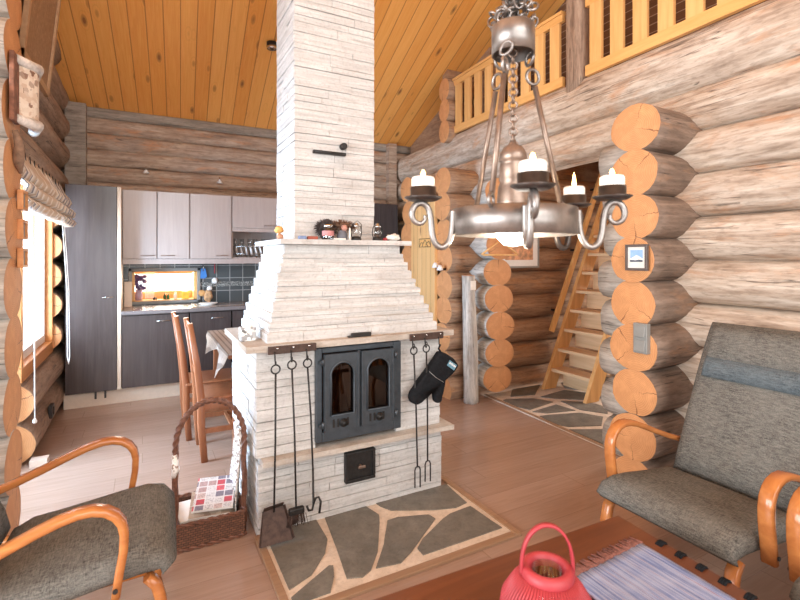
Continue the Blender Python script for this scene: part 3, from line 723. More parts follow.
# oven mitt
mt = thing('oven_mitt', 'long black fireproof mitt with a light blue patch hanging by the fireplace corner', 'mitt', (1.56, 2.37, .9))
def extr(pts, y, th, bev=.012):
    b = MB(); b.prism([(x, y, z) for x, z in pts], (0, -th, 0)); fs = list(b.b.faces)
    bmesh.ops.bevel(b.b, geom=[e for e in b.b.edges], offset=bev, segments=3, affect='EDGES', profile=.5)
    for f in b.b.faces: f.smooth = True
    return b
b = extr([(1.555, .885), (1.6, .87), (1.66, .83), (1.695, .785), (1.66, .745), (1.6, .705), (1.575, .695), (1.575, .63), (1.572, .585), (1.55, .572), (1.525, .58), (1.518, .62), (1.525, .665), (1.505, .652), (1.47, .625), (1.435, .595), (1.4, .585), (1.365, .6), (1.35, .63), (1.362, .665), (1.41, .715), (1.47, .775)], 2.43, .05, .014); b.build('glove', 'black_cloth', mt)
b = MB(); b.box((1.635, 2.376, .795), (.062, .006, .036), Matrix.Rotation(.62, 3, 'Y'), 0, .001); pt = b.build('patch', plain('blue_label', (.12, .26, .34), .6), mt)
b = MB()
for k in range(6):
    a = Matrix.Rotation(.62, 3, 'Y'); p = a @ Vector((-.023 + k * .0092, 0, .004)); b.box((1.635 + p.x, 2.3725, .795 + p.z), (.0055, .002, .009 if k % 2 else .012), a)
b.build('lettering', 'white', pt)
b = MB(); b.tube([(1.475, 2.376, .775), (1.52, 2.374, .735), (1.575, 2.376, .7)], .002, 5); b.build('seam', 'plastic_grey', mt)
b = MB(); b.tube([(1.56, 2.392, .925), (1.552, 2.395, .9), (1.57, 2.4, .875)], .006, 6); b.build('hanging_loop', 'black_cloth', mt)
# on the ledge
b = MB(); b.bb(1.02, 1.14, 2.46, 2.485, .998, 1.022, 0, .005); b.bb(1.0, 1.05, 2.462, 2.482, .998, 1.008)
one('damper_handle', b, 'black_iron', 'small black iron lever lying on the ledge above the fire doors', 'handle')
cb = thing('candle_holder', 'white candle cube printed with black pattern on the left end of the ledge', 'candle holder', (.49, 2.66, .998))
b = MB(); b.bb(.45, .53, 2.62, 2.70, .998, 1.07, 0, .006); b.build('cube', 'bw', cb)
b = MB(); b.lathe([(0, 0), (.026, 0), (.026, .008), (.022, .01), (0, .01)], (.49, 2.66, 1.07)); b.build('wax', 'wax', cb)
# ---- row of little things on the mantel shelf
def lantern(x, y, s, label, m='black_iron'):
    z0 = 1.552; t = thing('storm_lantern', label, 'lantern', (x, y, z0), 'small storm lanterns on the mantel shelf')
    b = MB(); b.lathe([(0, 0), (.03, 0), (.032, .008), (.026, .022), (.018, .026), (0, .026)], (x, y, z0)); b.build('tank', m, t)
    b = MB(); b.lathe([(.018, .026), (.027, .045), (.027, .06), (.018, .085)], (x, y, z0)); b.build('globe', 'dglass', t)
    b = MB(); b.lathe([(0, .085), (.02, .085), (.022, .092), (.012, .1), (.014, .108), (0, .112)], (x, y, z0)); b.build('cap', 'steel' , t)
    b = MB()
    for sgn in (-1, 1): b.tube([(x + sgn * .026, y, z0 + .01), (x + sgn * .036, y, z0 + .05), (x + sgn * .03, y, z0 + .085), (x + sgn * .012, y, z0 + .1)], .003, 6)
    b.build('frame', m, t)
    b = MB(); b.tube([(x - .034, y, z0 + .06), (x - .03, y - .012, z0 + .1), (x, y - .016, z0 + .122), (x + .03, y - .012, z0 + .1), (x + .034, y, z0 + .06)], .002, 5); b.build('bail', m, t)
lantern(1.155, 2.72, 1, 'black storm lantern on the mantel shelf beside the little white candle')
lantern(1.3, 2.72, 1, 'black storm lantern standing alone towards the right end of the mantel shelf')
def lumpy(b, c, r, seed, sq=(1, 1, 1), amp=.2, n=2):
    bmesh.ops.create_icosphere(b.b, subdivisions=3, radius=1, matrix=Matrix.Identity(4)) if False else None
    r0 = bmesh.ops.create_icosphere(b.b, subdivisions=3, radius=1)
    for v in r0['verts']:
        d = v.co.normalized(); w = 1 + amp * noise.noise(d * n + Vector((seed, 0, 0)))
        v.co = Vector((d.x * r * sq[0] * w + c[0], d.y * r * sq[1] * w + c[1], d.z * r * sq[2] * w + c[2]))
        for f in v.link_faces: f.smooth = True
    return b
def fur(c, r, n, ln):
    b = MB()
    for k in range(n):
        d = Vector((R.gauss(0, 1), R.gauss(0, .6), R.gauss(0, 1))).normalized(); p = Vector(c) + Vector((d.x * r[0], d.y * r[1], d.z * r[2]))
        b.tube([p, p + d * ln + Vector((0, 0, -ln * .2))], [.003, .0006], 4)
    return b
jr = thing('glass_jar', 'small glass jar lantern with steel lid and pink label under dark fur', 'jar', (.975, 2.73, 1.552))
b = MB(); b.lathe([(0, 0), (.034, 0), (.036, .01), (.036, .06), (.026, .072), (.026, .076)], (.975, 2.73, 1.552)); b.build('glass', 'dglass', jr)
b = MB(); b.lathe([(0, .076), (.028, .076), (.028, .094), (0, .096)], (.975, 2.73, 1.552)); b.build('lid', 'steel', jr)
b = MB(); b.lathe([(.0365, .025), (.0368, .026), (.0368, .055), (.0365, .056)], (.975, 2.73, 1.552)); b.build('label_band', plain('pink_label', (.5, .22, .22), .6), jr)
f1 = thing('fur_ornament', 'dark furry trim ornament against the chimney behind the glass jar', 'ornament', (.99, 2.79, 1.552))
b = fur((.98, 2.775, 1.63), (.055, .02, .035), 260, .028); lumpy(b, (.98, 2.785, 1.62), .045, 3, (1.3, .6, 1.4)); b.build('fur', plain('dark_fur', (.05, .04, .038), .9, 0, .4), f1)
f2 = thing('furry_figurine', 'gnome figurine with long brown fur hat between jar and lantern', 'figurine', (1.075, 2.755, 1.552))
b = MB(); b.lathe([(0, 0), (.032, 0), (.034, .03), (.022, .06), (0, .068)], (1.075, 2.755, 1.552)); b.build('body', plain('slate_cloth', (.16, .17, .2), .8), f2)
b = MB(); lumpy(b, (1.085, 2.745, 1.63), .02, 2); b.build('head', plain('pink_face', (.55, .28, .22), .6), f2)
b = fur((1.08, 2.765, 1.645), (.07, .02, .02), 220, .025); lumpy(b, (1.08, 2.765, 1.648), .03, 5, (1.9, .6, .7)); b.build('fur_hat', plain('brown_fur', (.16, .085, .05), .9, 0, .4), f2)
b = MB(); b.cyl((1.1, 2.69, 1.552), (1.1, 2.69, 1.625), .006, .0055, 10); one('white_taper', b, 'wax', 'thin white taper candle on the mantel shelf before the figurine', 'candle')
b = MB(); b.bb(1.0, 1.075, 2.685, 2.72, 1.552, 1.564, 0, .004); one('folded_paper', b, 'paper', 'flat white folded paper on the mantel shelf below the gnome', 'paper')
b = MB(); b.bb(.785, .83, 2.69, 2.72, 1.552, 1.574, 0, .004); one('matchbox', b, plain('blue_box', (.18, .25, .42), .6), 'small blue matchbox on the left of the mantel shelf', 'matchbox')
b = MB(); b.bb(.838, .9, 2.69, 2.72, 1.552, 1.572, 0, .005); one('red_box', b, plain('dull_red', (.33, .08, .05), .6), 'small dull red box on the mantel shelf beside the matchbox', 'box')
b = MB(); lumpy(b, (1.42, 2.73, 1.575), .03, 8, (1.5, .9, .75), .6, 2.5); one('napkin', b, 'paper', 'crumpled white napkin at the right end of the mantel shelf', 'napkin')
b = MB(); lumpy(b, (1.36, 2.73, 1.563), .013, 6, (1.3, 1, .8)); one('red_ornament', b, 'red', 'tiny red ornament between the right lantern and the crumpled napkin', 'ornament')
an = thing('angel_figurine', 'small tan figurine at the left edge of the mantel shelf beside the chimney', 'figurine', (.69, 2.75, 1.552))
b = MB(); lumpy(b, (.69, 2.75, 1.568), .018, 4, (1.1, 1, .95)); b.build('body', plain('rust_clay', (.5, .26, .16), .6), an)
b = MB(); lumpy(b, (.686, 2.75, 1.608), .022, 9, (1.15, .9, 1), .35); b.build('head', plain('tan_clay', (.7, .38, .12), .6), an)

# ================================================================== KITCHEN
tc = thing('tall_cabinet', 'tall dark brown cabinet with a flush door beside the left window', 'cabinet', (-.44, 5.7, .145))
b = MB(); b.bb(-.665, -.245, 5.445, 5.97, .145, 2.135); b.build('carcass', 'dark_cab', tc)
b = MB(); b.bb(-.663, -.243, 5.42, 5.444, .145, 2.14, 0, .003); dr = b.build('door', 'dark_cab', tc)
def bar(x0, x1, z, par, y=5.42, m='steel'):
    b = MB(); b.tube([(x0, y, z), (x0 + .005, y - .022, z), ((x0 + x1) / 2, y - .026, z), (x1 - .005, y - .022, z), (x1, y, z)], .004, 6); return b.build('handle', m, par)
bar(-.37, -.27, 1.058, dr)
for x in (-.43, -.35): b = MB(); b.bb(x, x + .018, 5.43, 5.44, .075, .15, 0, .002); b.build('strap', 'black_plastic', tc)
b = MB(); b.bb(-.24, -.208, 5.42, 5.99, .145, 2.14, 0, .002); one('side_panel', b, 'cream', 'narrow cream panel between the tall dark cabinet and the kitchen units', 'panel')
def base(x0, x1, label, drawer=False):
    t = thing('base_cabinet', label, 'cabinet', ((x0 + x1) / 2, 5.7, .15), 'dark kitchen base cabinets')
    b = MB(); b.bb(x0, x1, 5.445, 5.99, .15, .872); b.build('carcass', 'dark_cab', t)
    b = MB(); b.bb(x0 + .004, x1 - .004, 5.42, 5.444, .15, .862, 0, .003); d = b.build('door', 'dark_cab', t); bar((x0 + x1) / 2 - .0, (x0 + x1) / 2 + .13, .8, d)
base(-.205, .405, 'dark brown base cabinet standing left of the dining chairs'); base(.415, .83, 'dark brown base cabinet behind the dining chair backs'); base(.84, 1.45, 'dark brown base cabinet mostly hidden behind the fireplace')
b = MB(); b.bb(-.206, 1.9, 5.385, 6.0, .875, .915, 0, .008); one('countertop', b, 'counter', 'grey kitchen worktop with rounded front edge below the tiles', 'worktop')
def wallcab(x0, x1, z0, z1, label, hx):
    t = thing('wall_cabinet', label, 'cabinet', ((x0 + x1) / 2, 5.8, z0), 'taupe kitchen wall cabinets')
    b = MB(); b.bb(x0, x1, 5.665, 5.99, z0, z1); b.build('carcass', 'light_cab', t)
    b = MB(); b.bb(x0 + .004, x1 - .004, 5.64, 5.664, z0 + .002, z1, 0, .004); d = b.build('door', 'light_cab', t)
    bar(hx, hx + .13, z0 + .035, d, 5.64, 'rod')
wallcab(-.207, .112, 1.43, 2.145, 'taupe wall cabinet beside the tall dark cabinet', -.04)
wallcab(.115, .43, 1.43, 2.145, 'taupe wall cabinet second from the tall dark cabinet', .15)
wallcab(.433, .868, 1.43, 2.145, 'widest full-height taupe wall cabinet next to the open dish shelf', .7)
wallcab(.871, 1.5, 1.78, 2.145, 'short taupe wall cabinet above the open dish shelf', 1.23)
b = MB(); b.bb(-.207, 1.5, 5.66, 5.99, 1.375, 1.428); one('cabinet_pelmet', b, 'light_cab', 'long taupe light rail under the wall cabinets', 'pelmet')
ds = thing('dish_shelf', 'open shelf unit of dishes between the wall cabinet and the chimney', 'shelf', (1.18, 5.8, 1.43))
b = MB(); b.bb(.871, .885, 5.67, 5.99, 1.43, 1.78); b.bb(1.486, 1.5, 5.67, 5.99, 1.43, 1.78); b.bb(.885, 1.486, 5.97, 5.985, 1.43, 1.78); b.bb(.885, 1.486, 5.66, 5.97, 1.43, 1.445); b.bb(.871, 1.5, 5.64, 5.67, 1.74, 1.78); b.build('case', 'light_cab', ds)
b = MB()
for zz in (1.485, 1.57):
    for k in range(12): b.tube([(.89 + k * .052, 5.68, zz), (.89 + k * .052, 5.95, zz)], .003, 5)
    b.tube([(.886, 5.68, zz), (1.485, 5.68, zz)], .004, 5); b.tube([(.886, 5.95, zz), (1.485, 5.95, zz)], .004, 5)
b.build('wire_rack', 'steel', ds)
gl = None
for k in range(7):
    if gl is None:
        b = MB(); b.lathe([(0, 0), (.022, 0), (.028, .09), (.026, .09), (.02, .006), (0, .006)], seg=12)
        gl = tag(b.build('drinking_glass', 'dglass'), 'clear drinking glass on the upper wire rack of the dish shelf', 'glass', 'glasses on the dish shelf'); o = gl
    else: o = gl.copy(); COL.objects.link(o)
    o.location = (.93 + k * .078, 5.75 + .08 * (k % 2), 1.573)
pl = None
for k in range(9):
    if pl is None:
        b = MB(); b.lathe([(0, 0), (.05, 0), (.075, .012), (.073, .015), (.05, .004), (0, .004)], seg=18); bmesh.ops.rotate(b.b, verts=b.b.verts, cent=(0, 0, 0), matrix=Matrix.Rotation(1.35, 3, 'Y'))
        pl = tag(b.build('plate', 'white'), 'white plate standing in the lower wire rack of the dish shelf', 'plate', 'plates on the dish shelf'); o = pl
    else: o = pl.copy(); COL.objects.link(o)
    o.location = (.93 + k * .055, 5.83, 1.563) if False else (.93 + k * .055, 5.82, 1.525)
# counter things
b = MB(); b.box((-.16, 5.86, 1.05), (.075, .016, .27), Matrix.Rotation(-.1, 3, 'X'), 0, .004); one('cutting_board', b, 'cream', 'pale cutting board leaning beside the side panel on the worktop', 'board')
sk = thing('sink', 'steel sink set into the worktop beside the window', 'sink', (.72, 5.72, .915))
b = MB(); b.bb(.46, .98, 5.5, 5.9, .913, .919, 0, .002); b.build('rim', 'steel', sk)
b = MB(); b.bb(.72, .95, 5.54, 5.86, .919, .9215); b.build('basin', 'counter', sk)
b = MB(); b.lathe([(0, 0), (.07, 0), (.1, .02), (.095, .022), (.065, .005), (0, .004)], (.62, 5.66, .919)); one('white_dish', b, 'white', 'shallow white dish on the steel sink', 'dish')
tb = thing('pot_holder_bear', 'tan and white pot holder bear leaning against the tiles by the sink', 'pot holder', (.64, 5.95, .919))
b = MB(); lumpy(b, (.65, 5.95, .995), .06, 2, (.8, .35, 1.2)); b.build('body', plain('patched_tan', (.55, .33, .17), .8, 0, .5, 30), tb)
b = MB(); lumpy(b, (.585, 5.95, 1.03), .04, 5, (1, .4, .9)); b.build('arm', plain('tan_wood', (.62, .33, .12), .7), tb)
b = MB(); lumpy(b, (.665, 5.945, 1.085), .03, 6, (1, .5, .9)); b.build('head', 'white', tb)
def hang(name, x, z0, z1, mat_, label, cat, kind):
    t = thing(name, label, cat, (x, 5.97, z0))
    b = MB(); b.tube([(x, 5.97, z1), (x, 5.97, (z0 + z1) / 2)], .006, 8); b.build('handle', mat_[0], t)
    b = MB()
    if kind == 0: b.prism([(x - .022, 5.975, (z0 + z1) / 2 + .03), (x + .022, 5.975, (z0 + z1) / 2 + .03), (x + .04, 5.975, z0 + .02), (x + .02, 5.975, z0), (x - .035, 5.975, z0)], (0, -.008, 0))
    else: lumpy(b, (x, 5.97, z0 + .03), .035, 4, (.9, .35, 1))
    b.build('head', mat_[1], t)
hang('spatula', .6, 1.2, 1.37, ('red', plain('blue_plastic', (.04, .2, .55), .4)) if False else (M['steel'], plain('blue_plastic', (.04, .2, .55), .4)), 'blue plastic spatula hanging on the dark tiles beside the window', 'spatula', 0)
hang('dish_brush', .725, 1.14, 1.37, (M['red'], M['white']), 'red-handled white dish brush hanging on the dark tiles', 'brush', 1)
# sill things
vs = thing('flower_vase', 'glass vase of purple flowers at the left of the kitchen window', 'vase', (-.06, 6.06, .965))
b = MB(); b.lathe([(0, 0), (.035, 0), (.04, .06), (.03, .1), (.038, .12)], (-.06, 6.07, .965)); b.build('vase', plain('lilac_glass', (.5, .4, .55), .2), vs)
b = MB()
for k in range(26): lumpy(b, (-.06 + R.uniform(-.045, .06), 6.07 + R.uniform(-.05, .04), 1.11 + R.uniform(-.02, .13)), R.uniform(.012, .022), k, amp=.5)
b.build('flowers', plain('purple_petals', (.13, .08, .2), .7, 0, .4), vs)
cu = MB()
for k in range(12): cu.bb(.0 + k * .008, .006 + k * .008, 6.19 + .004 * (k % 2), 6.195 + .004 * (k % 2), .97, 1.27)
one('net_curtain', cu, 'white', 'strip of white net curtain inside the kitchen window', 'curtain')
for k, (x, h, r, c, nm, lb, ct) in enumerate(((.2, .07, .017, (.02, .12, .05), 'green_bottle', 'small dark green bottle on the left of a pair on the sill', 'bottle'), (.235, .065, .016, (.02, .16, .05), 'green_bottle', 'small green bottle on the right of the pair on the sill', 'bottle'), (.31, .085, .02, (.75, .72, .68), 'glass_tumbler', 'pale glass tumbler between green bottles and yellow packet', 'glass'), (.1, .03, .022, (.08, .05, .03), 'dark_pot', 'tiny dark pot on the kitchen window sill', 'pot'))):
    b = MB(); b.lathe([(0, 0), (r, 0), (r, h * .6), (r * .45, h * .75), (r * .45, h), (0, h)], (x, 6.07, .965), 12); one(nm, b, plain(nm + '_glaze', c, .25), lb, ct)
b = MB(); b.bb(.38, .45, 6.05, 6.1, .965, 1.05, 0, .003); one('yellow_packet', b, plain('yellow_card', (.75, .55, .05), .5), 'yellow packet standing at the right of the kitchen window sill', 'packet')
# dark tall cabinet at the right of the kitchen
t2 = thing('larder_cabinet', 'tall dark brown cabinet in the far corner beyond the chimney', 'cabinet', (2.86, 5.75, 0))
b = MB(); b.bb(2.5, 2.98, 5.625, 5.96, .0, 2.15); b.build('carcass', 'dark_cab', t2); b = MB(); b.bb(2.5, 2.98, 5.6, 5.624, .1, 2.15, 0, .003); b.build('door', 'dark_cab', t2)
# little spotlights on the timber wall
for k, (x, z, lb) in enumerate(((.01, 2.385, 'small white spotlight on the timber wall above the first wall cabinets'), (.775, 2.33, 'small white spotlight on the timber wall beside the chimney'))):
    t = thing('spotlight', lb, 'spotlight', (x, 5.97, z), 'spotlights above the wall cabinets')
    b = MB(); b.tube([(x, 5.99, z + .06), (x, 5.93, z + .06), (x, 5.93, z + .02)], .005, 6); b.build('stem', 'steel', t)
    b = MB(); b.lathe([(.008, .03), (.014, .02), (.036, -.012), (.034, -.012), (.012, .016)], (x, 5.93, z)); b.build('shade', 'white', t)
sp = thing('ceiling_spotlight', 'small dark round spotlight on the ceiling left of the chimney', 'spotlight', (1.11, 4.75, 3.55))
b = MB(); b.lathe([(0, .03), (.05, .03), (.05, -.02), (.04, -.03), (0, -.03)], (1.11, 4.75, 3.55)); b.build('housing', 'black_iron', sp)
b = MB(); b.lathe([(.02, -.034), (.045, -.03), (.052, -.012), (.054, -.012), (.047, -.034)], (1.11, 4.75, 3.55)); b.build('rim', 'steel', sp)

# dining set
def dining_chair(label):
    t = thing('dining_chair', label, 'chair', (0, 0, 0), 'wooden dining chairs at the kitchen table')
    w = .4
    for y in (-w / 2 + .02, w / 2 - .02):
        b = MB(); b.strip([(.02, 0), (0, .25), (-.002, .45), (-.03, .7), (-.075, .985)], y, .034, [.045, .05, .052, .045, .036]); b.build('back_post', 'cherry', t, False)
        b = MB(); b.strip([(.39, .0), (.385, .43)], y, .036, .036); b.build('leg', 'cherry', t, False)
        b = MB(); b.bb(.0, .39, y - .011, y + .011, .2, .235, 0, .003); b.bb(.0, .39, y - .012, y + .012, .37, .43, 0, .003); b.build('side_rail', 'cherry', t, False)
    b = MB(); b.bb(-.005, .42, -w / 2 - .005, w / 2 + .005, .43, .455, 0, .01); b.build('seat', 'cherry', t, False)
    for x, z in ((-.02, .6), (-.034, .74), (-.052, .85), (-.07, .95)):
        b = MB(); b.box((x, 0, z), (.016, w - .06, .055), Matrix.Rotation(-.17, 3, 'Y'), 0, .004); b.build('back_slat', 'cherry', t, False)
    b = MB(); b.bb(.37, .4, -w / 2 + .03, w / 2 - .03, .38, .43, 0, .003); b.bb(.2, .22, -w / 2 + .03, w / 2 - .03, .21, .23); b.build('stretcher', 'cherry', t, False)
    return t
c1 = dining_chair('brown wooden dining chair nearest the basket with seat showing')
c2 = copy_tree(c1); c2['label'] = 'brown wooden dining chair farther back towards the kitchen cabinets'
c1.location = (.35, 3.79, 0); c2.location = (.287, 4.275, 0)
dt = thing('dining_table', 'wooden dining table under a checked cloth behind the fireplace', 'table', (.95, 4.0, 0))
b = MB(); b.bb(.53, 1.5, 3.6, 4.85, .71, .74, 0, .004); b.build('tabletop', 'cherry', dt)
for x, y in ((.6, 3.66), (1.43, 3.66), (.6, 4.78), (1.43, 4.78)):
    b = MB(); b.bb(x - .03, x + .03, y - .03, y + .03, 0, .71, 0, .004); b.build('leg', 'cherry', dt)
b = MB(); b.bb(.526, 1.5, 3.59, 4.86, .741, .746)
zs = [(3.59, .66), (3.68, .62), (3.77, .55), (3.82, .535), (3.88, .6), (3.98, .68), (4.1, .7), (4.2, .68), (4.35, .64), (4.5, .6), (4.62, .57), (4.75, .66), (4.86, .7)]
for (y, z), (y2, z2) in zip(zs, zs[1:]):
    x, x2 = .522 - .012 * math.sin(y * 9) - (.746 - z) * .28, .522 - .012 * math.sin(y2 * 9) - (.746 - z2) * .28
    b.prism([(.528, y, .746), (.528, y2, .746), (x2, y2, z2), (x, y, z)], (.004, 0, .001))
tcl = one('tablecloth', b, 'tablecloth', 'brown checked tablecloth with hanging corners on the dining table', 'tablecloth')

# basket
bk = thing('firewood_basket', 'dark brown wicker basket with a tall hoop handle holding magazines', 'basket', (.295, 2.72, 0))
x0, x1, y0, y1 = .135, .458, 2.555, 2.88
b = MB()
for a0, a1, c0, c1_ in ((x0, x1, y0, y0 + .014), (x0, x1, y1 - .014, y1), (x0, x0 + .014, y0 + .0142, y1 - .0142), (x1 - .014, x1, y0 + .0142, y1 - .0142)): b.bb(a0, a1, c0, c1_, .006, .125)
b.bb(x0 + .003, x1 - .003, y0 + .003, y1 - .003, .004, .0058); b.build('body', 'wicker', bk)
b = MB()
for zz in (.008, .128):
    pts = [(x0, y0, zz), (x1, y0, zz), (x1, y1, zz), (x0, y1, zz), (x0, y0, zz)]
    for p, q in zip(pts, pts[1:]):
        for ph in (0, PI):
            b.tube([(p[0] + (q[0] - p[0]) * k / 24 + (.006 * math.cos(k * .9 + ph) if p[0] == q[0] else 0), p[1] + (q[1] - p[1]) * k / 24 + (.006 * math.cos(k * .9 + ph) if p[1] == q[1] else 0), zz + .006 * math.sin(k * .9 + ph)) for k in range(25)], .0065, 6)
b.build('rim', 'wicker_round', bk)
b = MB(); xa, xb = .133, .462; cxm = (xa + xb) / 2; rr = (xb - xa) / 2; yh = 2.6
arc = [(xa, yh, .0), (xa, yh, .2), (xa, yh, .4), (xa, yh, .47)] + [(cxm - rr * math.cos(PI * k / 16), yh, .5 + .215 * math.sin(PI * k / 16)) for k in range(17)] + [(xb, yh, .45), (xb, yh, .2), (xb, yh, 0)]
b.tube(arc, .0115, 8)
for ph in (0, 2.1, 4.2):
    tw = []
    for (p, q) in zip(arc, arc[1:]):
        for k in range(4):
            P, Q = Vector(p), Vector(q); c = P.lerp(Q, k / 4); d = (Q - P).normalized(); n = Vector((0, 1, 0)); m_ = d.cross(n); s_ = len(tw) * .55 + ph
            tw.append(c + (n * math.cos(s_) + m_ * math.sin(s_)) * .012)
    b.tube(tw, .0045, 5)
b.build('handle', 'wicker_round', bk)
ln = thing('crochet_liner', 'white crocheted cotton draped inside the right side of the wicker basket', 'cloth', (.44, 2.72, .13))
b = MB(); n = 14; rows = []
for i in range(n + 1):
    t = i / n; z = .03 + .5 * t; w = .13 * (1 - .75 * t) + .02
    row = []
    for k in range(11):
        u = k / 10; row.append(b.b.verts.new((.445 - .012 * math.sin(u * 15 + t * 5) - .012 * (1 - t), 2.625 + (u) * w * 2.0, z + .01 * math.sin(u * 9))))
    rows.append(row)
for A, B in zip(rows, rows[1:]):
    for k in range(10): b.face([A[k], A[k + 1], B[k + 1], B[k]], 0, True)
o = b.build('drape', 'lace', ln); md = o.modifiers.new('s', 'SOLIDIFY'); md.thickness = .005
b = MB(); b.tube([(.125, 2.597, .36), (.133, 2.59, .4), (.13, 2.597, .47)], [.012, .018, .012], 8); one('white_ribbon', b, 'lace', 'white crocheted band tied around the left side of the basket handle', 'ribbon')
def mag(name, cx, cy, z0, sz, rz, tx, m, label, grp='magazines in the wicker basket'):
    t = thing(name, label, 'magazine', (0, 0, 0), grp)
    b = MB(); b.box((0, 0, sz[2] / 2), sz, None, 0, .002); b.build('pages', 'paper', t, False)
    b = MB(); b.box((0, 0, sz[2] + .0008), (sz[0] * .995, sz[1] * .995, .0016)); b.build('cover', m, t, False)
    t.location = (cx, cy, z0); t.rotation_euler = (tx, 0, rz)
mag('magazine', .3, 2.73, .03, (.25, .27, .05), .03, .0, 'mag_brown', 'brown stack of papers at the bottom of the wicker basket')
mag('magazine', .31, 2.735, .115, (.2, .24, .015), -.15, .1, 'mag_brown', 'dark worn magazine under the top magazine in the basket')
mag('magazine', .335, 2.74, .165, (.2, .27, .012), -.22, .18, 'mag', 'white magazine with red pictures lying on top in the basket')
mag('newspaper', .19, 2.74, .1, (.09, .2, .01), .1, .05, 'paper', 'plain yellowed newspaper slipped in the left of the basket')

# ================================================================== ARMCHAIRS
def armchair(label):
    t = thing('armchair', label, 'armchair', (0, 0, 0), 'bentwood armchairs with grey tweed upholstery')
    seat = [(.05, .352), (.036, .375), (.06, .394), (.11, .4), (.2, .392), (.32, .375), (.44, .36), (.52, .352), (.59, .35)]
    b = MB(); b.cushion(seat, [.045, .065, .08, .09, .09, .09, .09, .09, .085], -.29, .29, 0, .045, .01); b.build('seat', 'fabric', t, False)
    back = [(.585, .36), (.625, .43), (.675, .54), (.74, .68), (.81, .83), (.88, .965), (.925, 1.045), (.945, 1.09)]
    b = MB(); b.cushion([(x + .02, z) for x, z in back], .075, -.29, .29, 0, .045, .01); b.build('backrest', 'fabric', t, False)
    b = MB(); b.cushion([(.806, .895), (.84, .965), (.875, 1.035), (.9, 1.085)], [.03, .04, .045, .04], -.245, .245, 0, .03, .004); hp = b.build('headrest', 'fabric', t, False)
    b = MB(); b.cushion([(.772, .83), (.795, .88), (.822, .935)], [.03, .036, .03], -.243, .243, 0, .02, .003); b.build('headrest_band', 'blue_fabric', hp, False)
    for s in (-1, 1):
        y = s * .325
        arm = [(.78, .46), (.7, .485), (.6, .52), (.5, .56), (.4, .603), (.34, .625), (.29, .637), (.25, .638), (.215, .628), (.188, .608), (.17, .58), (.163, .545), (.165, .49), (.177, .42), (.187, .345)]
        b = MB(); b.strip(arm, y, .052, .026); a = b.build('arm', 'birch', t, False)
        b = MB(); b.cyl((.187, y + s * .026, .375), (.187, y + s * .031, .375), .008, None, 10); b.build('bolt', 'black_iron', a, False)
        b = MB(); b.strip([(.1, .345), (.07, .31), (.055, .25), (.06, .12), (.08, 0)], s * .262, .045, [.03, .034, .034, .032, .028]); b.build('leg', 'birch', t, False)
        b = MB(); b.strip([(.7, .42), (.73, .3), (.78, .15), (.84, 0)], s * .262, .045, .032); b.build('leg', 'birch', t, False)
        b = MB(); b.strip([(.1, .352), (.3, .345), (.55, .335), (.74, .33)], s * .235, .04, .024); b.build('side_rail', 'birch', t, False)
        b = MB(); b.strip([(.745, .5), (.8, .62), (.87, .78), (.945, .98)], s * .262, .04, .026); b.build('back_rail', 'birch', t, False)
    b = MB(); b.bb(.72, .75, -.262, .262, .3, .34); b.build('cross_rail', 'birch', t, False)
    return t
a1 = armchair('grey tweed bentwood armchair against the pale log wall beside the log stack')
a2 = copy_tree(a1); a2['label'] = 'grey tweed bentwood armchair cut off by the bottom right corner'
a3 = copy_tree(a1); a3['label'] = 'grey tweed bentwood armchair at lower left beside the wicker basket'
a1.location = (1.8, 1.2, 0); a2.location = (1.77, .45, 0); a3.location = (.115, 2.12, 0); a3.rotation_euler = (0, 0, PI - .035)

# ================================================================== COFFEE TABLE
ct = thing('coffee_table', 'dark reddish brown wooden coffee table with cord-bound edge', 'table', (1.03, .85, 0))
b = MB(); b.prism([(.45, 1.2, .47), (1.535, 1.158, .47), (1.475, .25, .47), (.4, .3, .47)], (0, 0, .03)); bmesh.ops.bevel(b.b, geom=list(b.b.edges), offset=.004, segments=2, affect='EDGES'); b.build('tabletop', 'table', ct)
for x, y in ((.53, 1.1), (1.44, 1.07), (1.4, .34), (.48, .38)):
    b = MB(); b.bb(x - .03, x + .03, y - .03, y + .03, 0, .47, 0, .004); b.build('leg', 'table', ct)
for x, y in ((1.517, .972), (1.513, .905), (1.508, .838), (1.503, .77), (1.498, .70), (1.494, .63)):
    b = MB()
    for k in range(3): b.torus((x - .012, y - .007 + k * .007, .487), .0195, .0045, (0, 1, 0), 12, 6, 0, 1.0)
    b.build('edge_binding', 'black_cloth', ct)
rn = thing('table_runner', 'blue and white striped woven runner with brown fringe on the coffee table', 'runner', (1.28, .7, .5))
b = MB(); P = [(1.1, .985), (1.445, .998), (1.42, .27), (1.05, .28)]; nx, ny = 24, 24; g = []
for j in range(ny + 1):
    for i in range(nx + 1):
        u, v = i / nx, j / ny; x = (P[0][0] * (1 - u) + P[1][0] * u) * (1 - v) + (P[3][0] * (1 - u) + P[2][0] * u) * v; y = (P[0][1] * (1 - u) + P[1][1] * u) * (1 - v) + (P[3][1] * (1 - u) + P[2][1] * u) * v
        g.append(b.b.verts.new((x, y, .508 + .0018 * math.sin(i * 2.3) + .0015 * noise.noise((x * 14, y * 14, 0)))))
for j in range(ny):
    for i in range(nx): b.face([g[j * (nx + 1) + i], g[j * (nx + 1) + i + 1], g[(j + 1) * (nx + 1) + i + 1], g[(j + 1) * (nx + 1) + i]], 0, True)
o = b.build('cloth', 'runner', rn); md = o.modifiers.new('s', 'SOLIDIFY'); md.thickness = .006
b = MB()
for k in range(46):
    u = k / 45; x = 1.1 + .345 * u; y = .985 + .013 * u; dx = R.uniform(-.01, .01)
    b.tube([(x, y, .507), (x + dx * .4, y + .02, .507), (x + dx, y + .045 + R.uniform(-.006, .008), .503)], [.0035, .0032, .002], 5)
